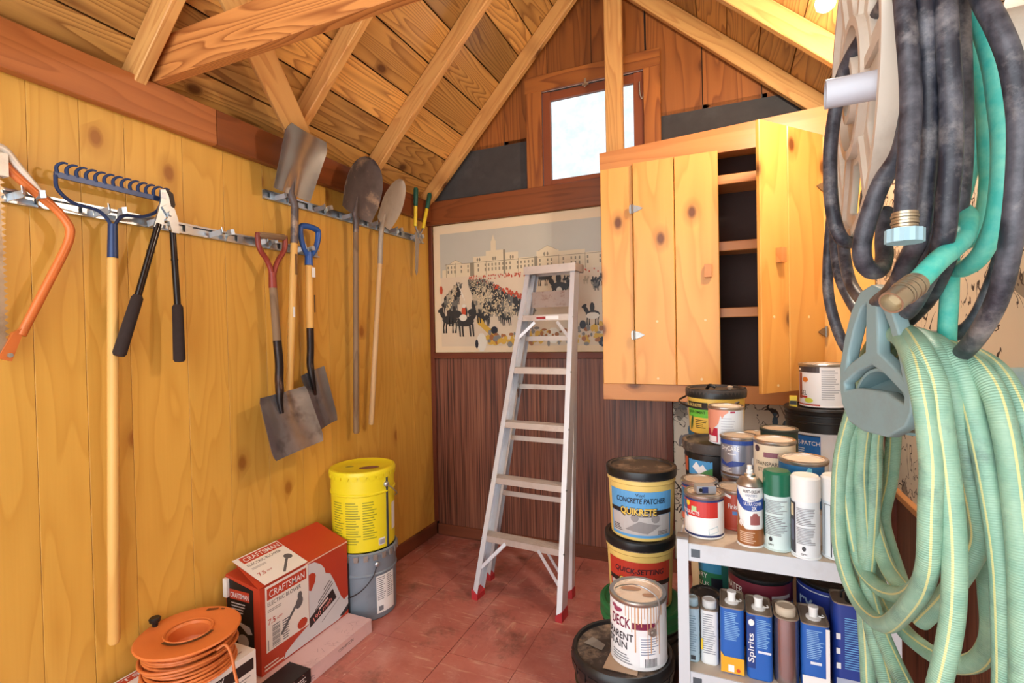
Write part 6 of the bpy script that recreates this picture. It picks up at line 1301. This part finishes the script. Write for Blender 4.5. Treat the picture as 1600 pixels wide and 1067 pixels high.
t = thing('teal_carton', 'upright teal carton behind the maroon can', 'box', (1.895, -1.06, S2), .1, None); MB().box(-.05, .05, -.03, .03, 0, .17).build('carton', c_(70, 140, 160), t); p = Print(flat((0,-.0302,0), (1,0,0), (0,0,1)), 9); p.small(-.045,.045,.06,.16,8); p.build('small_print', c_(150, 196, 206), t)

tag(board('paint_stirrer', (1.712, -1.16, S2+.002), (1.700, -1.13, S2+.24), .022, .003, (1,0,0), M_ASHPALE), 'thin wooden paint stirring stick upright at the left end of the lower shelf', 'stirring stick')
# ================================================================== HOSES ON THE RIGHT WALL
M_BEIGE = paint('beige_reel_plastic', (206, 194, 178), .5, 0, var=.06, scale=10, dirt=(150, 130, 112), dirt_amt=.35)
def plate2d(name, outer, holes, thick, mat, parent, mw, bevel=.0015):
    """flat plate with openings, from 2D outlines (x, y) -> extruded"""
    cu = bpy.data.curves.new('plate', 'CURVE'); cu.dimensions = '2D'; cu.fill_mode = 'BOTH'; cu.extrude = thick/2-bevel; cu.bevel_depth = bevel; cu.bevel_resolution = 1
    for ring in [outer]+holes:
        s = cu.splines.new('POLY'); s.points.add(len(ring)-1); s.use_cyclic_u = True
        for q, p in zip(s.points, ring): q.co = (p[0], p[1], 0, 1)
    o = bpy.data.objects.new('plate_tmp', cu); COL.objects.link(o)
    me = bpy.data.meshes.new_from_object(o.evaluated_get(bpy.context.evaluated_depsgraph_get())); bpy.data.objects.remove(o); bpy.data.curves.remove(cu)
    me.materials.clear(); me.materials.append(mat); me.name = name
    r = bpy.data.objects.new(name, me); COL.objects.link(r); r.parent = parent; r.matrix_local = mw; return r
def arcp(R, a0, a1, n): return [(R*math.cos(math.radians(a0+(a1-a0)*i/n)), R*math.sin(math.radians(a0+(a1-a0)*i/n))) for i in range(n+1)]
RC = Vector((2.021, -1.835, 1.722)); RR = .244; ra = math.radians(-3)
t = thing('hose_reel', 'beige plastic hose reel with a grey crank handle high on the right wall', 'hose reel', tuple(RC), ra)
# local: reel axis = x, face towards -x; plate outlines in (y, z)
MW = Matrix(((0,0,1,0),(1,0,0,0),(0,1,0,0),(0,0,0,1)))
holes = []
for k in range(6):
    a = 60*k+10; holes.append(arcp(RR*.86, a+5, a+44, 8)+list(reversed(arcp(RR*.50, a+11, a+38, 6))))
plate2d('front_flange', arcp(RR, 0, 354, 59), holes, .012, M_BEIGE, t, MW)
def ringx(name, R0, R1, x0, x1, mat, n=56):
    m = MB().lathe([(R0, x0), (R1, x0), (R1, x1), (R0, x1), (R0, x0)], n, caps=False); return obj(name, [(v.z, v.x, v.y) for v in m.v], m.f, mat, t, 35)
ringx('rim', RR-.012, RR+.002, -.016, .010, M_BEIGE)
ringx('hub_ring', RR*.40, RR*.46, -.018, .004, M_BEIGE); ringx('hub_ring', RR*.16, RR*.22, -.020, .004, M_BEIGE)
for k in range(6):
    a = math.radians(60*k+4); d = V(0, math.cos(a), math.sin(a)); MB().bar(d*(RR*.44)+V(-.008,0,0), d*(RR*.95)+V(-.008,0,0), .010, .016, (1,0,0)).build('spoke_rib', M_BEIGE, t)
obj('drum', *(lambda m: ([(v.z, v.x, v.y) for v in m.v], m.f))(MB().lathe([(.07, .006), (.07, .24)], 32)), M_BEIGE, t, 35)
plate2d('rear_flange', arcp(RR, 0, 354, 59), [], .010, M_BEIGE, t, Matrix.Translation((.245,0,0)) @ MW)
MB().box(.25, .352, -.04, .04, -.09, .09).build('wall_bracket', M_BEIGE, t)
hp = [(math.cos(2*math.pi*i/22), math.sin(2*math.pi*i/22)) for i in range(22)]
cy_, cz_ = -.180, -.070
m = MB().lathe([(.0195, -.070), (.0195, .0), (.022, .006)], 28, caps=False); m.lathe([(.0165, -.070), (.0165, -.02), (.0005, -.02)], 28, caps=False); m.lathe([(.0165, -.070), (.0195, -.070)], 28, caps=False)
obj('crank_handle', [(v.z, v.x+cy_, v.y+cz_) for v in m.v], m.f, paint('grey_handle', (186, 188, 196), .4), t, 35)
# black hose with coupling
t = thing('black_hose', 'worn black rubber hose looped over the beige reel', 'hose', tuple(BLACK_PATHS[0][0]))
wp(hose('hose', BLACK_PATHS, .0110, M_HBLACK, None), t)
a, b = Vector(BLACK_END[0]), Vector(BLACK_END[1]); u = (b-a).normalized(); fm = MB()
for k in range(6): fm.rod(a+u*(.0035*k), a+u*(.0035*k+.0028), .0132 if k % 2 else .0124, n=20)
wp(fm.build('ferrule', M_BRASS, None, True), t)
nut = MB().ext([(math.cos(2*math.pi*i/24)*(.0185 if i % 2 else .0172), math.sin(2*math.pi*i/24)*(.0185 if i % 2 else .0172)) for i in range(24)], a+u*.019, a+u*.034, (1,0,0))
wp(nut.build('coupling_nut', paint('grey_blue_nut', (150, 184, 196), .45), None), t)
# teal hose with threaded end
t = thing('teal_hose', 'bright teal hose hanging among the black hose loops', 'hose', tuple(TEAL_PATHS[0][5]))
wp(hose('hose', TEAL_PATHS, .0115, M_HTEAL, None), t)
a, b = Vector(TEAL_END[0]), Vector(TEAL_END[1]); u = (b-a).normalized(); L = (b-a).length; fm = MB()
for k in range(7): fm.rod(a+u*(L*.62*k/7), a+u*(L*.62*(k+.8)/7), .0138 if k % 2 else .0130, n=20)
wp(fm.build('ferrule', M_BRASS, None, True), t)
m = MB().lathe([(.0125, 0), (.0125, L*.38), (.0105, L*.38), (.0098, L*.1), (.0005, L*.1)], 24)
wp(obj('threaded_end', [(v.z, v.x, v.y) for v in m.v], m.f, M_BRASS, None, 35, None, frame(a+u*(L*.62), u, (0,0,1))), t)
# grey-green hanger
M_HANG = paint('grey_green_hanger', (134, 162, 166), .45, 0, var=.06, scale=10, dirt=(120, 112, 104), dirt_amt=.3)
HC = Vector((2.034, -1.868, 1.268))
t = thing('hose_hanger', 'grey-green plastic hanger with an arched front carrying the green hose', 'hose hanger', tuple(HC), math.radians(14))
out = [(.0,.118),(-.030,.108),(-.055,.075),(-.082,.020),(-.098,-.030),(-.098,-.070),(-.085,-.092),(-.040,-.116),(.030,-.120),(.075,-.112),(.098,-.085),(.105,-.060),(.104,-.020),(.085,.035),(.060,.082),(.032,.110)]
h1 = [(-.012,.096),(-.030,.088),(-.052,.054),(-.074,.008),(-.086,-.030),(-.060,-.012),(-.016,.010)]; h2 = [(.012,.096),(.032,.088),(.056,.054),(.078,.008),(.092,-.030),(.064,-.012),(.016,.010)]
h3 = [(0,-.006),(-.040,-.020),(-.088,-.046),(-.086,-.064),(-.040,-.052),(.040,-.054),(.092,-.064),(.094,-.046),(.045,-.020)]
plate2d('front_arch', out, [h1, h2, h3], .020, M_HANG, t, MW, .003)
MB().add([(-.004,-.090,-.070),(-.004,.096,-.070),(.07,.080,-.020),(.07,-.075,-.020),(.0,-.090,-.076),(.0,.096,-.076),(.074,.080,-.026),(.074,-.075,-.026)], [(0,1,2,3),(7,6,5,4),(0,4,5,1),(1,5,6,2),(2,6,7,3),(3,7,4,0)]).build('scoop', M_HANG, t)
tr = MB(); na = 14
for i in range(na):
    a0 = math.radians(25+130*i/na); a1 = math.radians(25+130*(i+1)/na)
    p = lambda a, R, x: (x, R*math.cos(a), -.100+R*math.sin(a))
    tr.add([p(a0,.085,.002), p(a1,.085,.002), p(a1,.085,.36), p(a0,.085,.36), p(a0,.080,.002), p(a1,.080,.002), p(a1,.080,.36), p(a0,.080,.36)], [(0,1,2,3),(7,6,5,4),(0,4,5,1),(3,2,6,7),(0,3,7,4),(1,5,6,2)])
tr.build('saddle', M_HANG, t)
MB().add([(.0,-.04,-.108),(.0,.075,-.108),(.11,.075,-.124),(.11,-.04,-.124),(.0,-.04,-.112),(.0,.075,-.112),(.11,.075,-.130),(.11,-.04,-.130)], [(0,1,2,3),(7,6,5,4),(0,4,5,1),(1,5,6,2),(2,6,7,3),(3,7,4,0)]).build('drip_tray', M_HANG, t)
# green ribbed hose
t = thing('green_hose', 'thick pale green ribbed hose with yellow stripes coiled over the hanger', 'hose', tuple(GREEN_PATHS[0][10]))
wp(hose('hose', GREEN_PATHS, .0134, M_HGREEN, None, 18), t)
# offcut leaning on the wainscot behind the hose
tag(board('plywood_offcut', (2.37, -1.12, .70), (2.385, -1.08, 1.02), .10, .012, (0,1,0), M_PLY), 'pale plywood offcut propped against the papered right wall', 'board')
# figures printed on the wallpaper under the cabinet
def wallprint(nm, mat, fn, lift): q = Print(lambda u, v, e: Vector((u, .002-e, v)), 99); q.lift = lift; fn(q); o = q.build(nm, mat, None, True); o.parent = wb
def horse(q): q.ell(1.615,.745,.040,.020,12,.1); q.ell(1.655,.775,.014,.030,10,-.5); q.ell(1.572,.725,.010,.034,10,-.2); [q.poly([(x,.74),(x+.012,.74),(x+.006+d,.655),(x-.002+d,.655)]) for x, d in ((1.59,.008),(1.60,-.01),(1.635,.015),(1.648,.02))]
wallprint('printed_horse', c_(120, 116, 116), horse, .0005)
def rid(q): q.ell(1.626,.785,.016,.032,10); q.ell(1.632,.83,.010,.012,10); q.poly([(1.62,.76),(1.64,.76),(1.636,.70),(1.628,.70)])
wallprint('printed_rider', c_(50, 104, 130), rid, .0009)
def men(q): q.ell(2.03,.85,.014,.03,10); q.ell(2.03,.888,.010,.010,8); q.ell(2.085,.84,.02,.022,10,.4); q.ell(2.09,.872,.010,.010,8); [q.poly([(2.12+.02*k,.78),(2.128+.02*k,.78),(2.10+.045*k,.86)]) for k in range(5)]; q.poly([(1.99,.77),(2.2,.77),(2.18,.80),(2.0,.795)])
wallprint('printed_figures', c_(66, 92, 112), men, .0005)
def tree(q):
    rr = random.Random(8)
    for k in range(40): q.ell(1.56+rr.random()*.13, .90+rr.random()*.08, .012, .007, 6, rr.random()*3)
wallprint('printed_foliage', c_(84, 80, 72), tree, .0005)
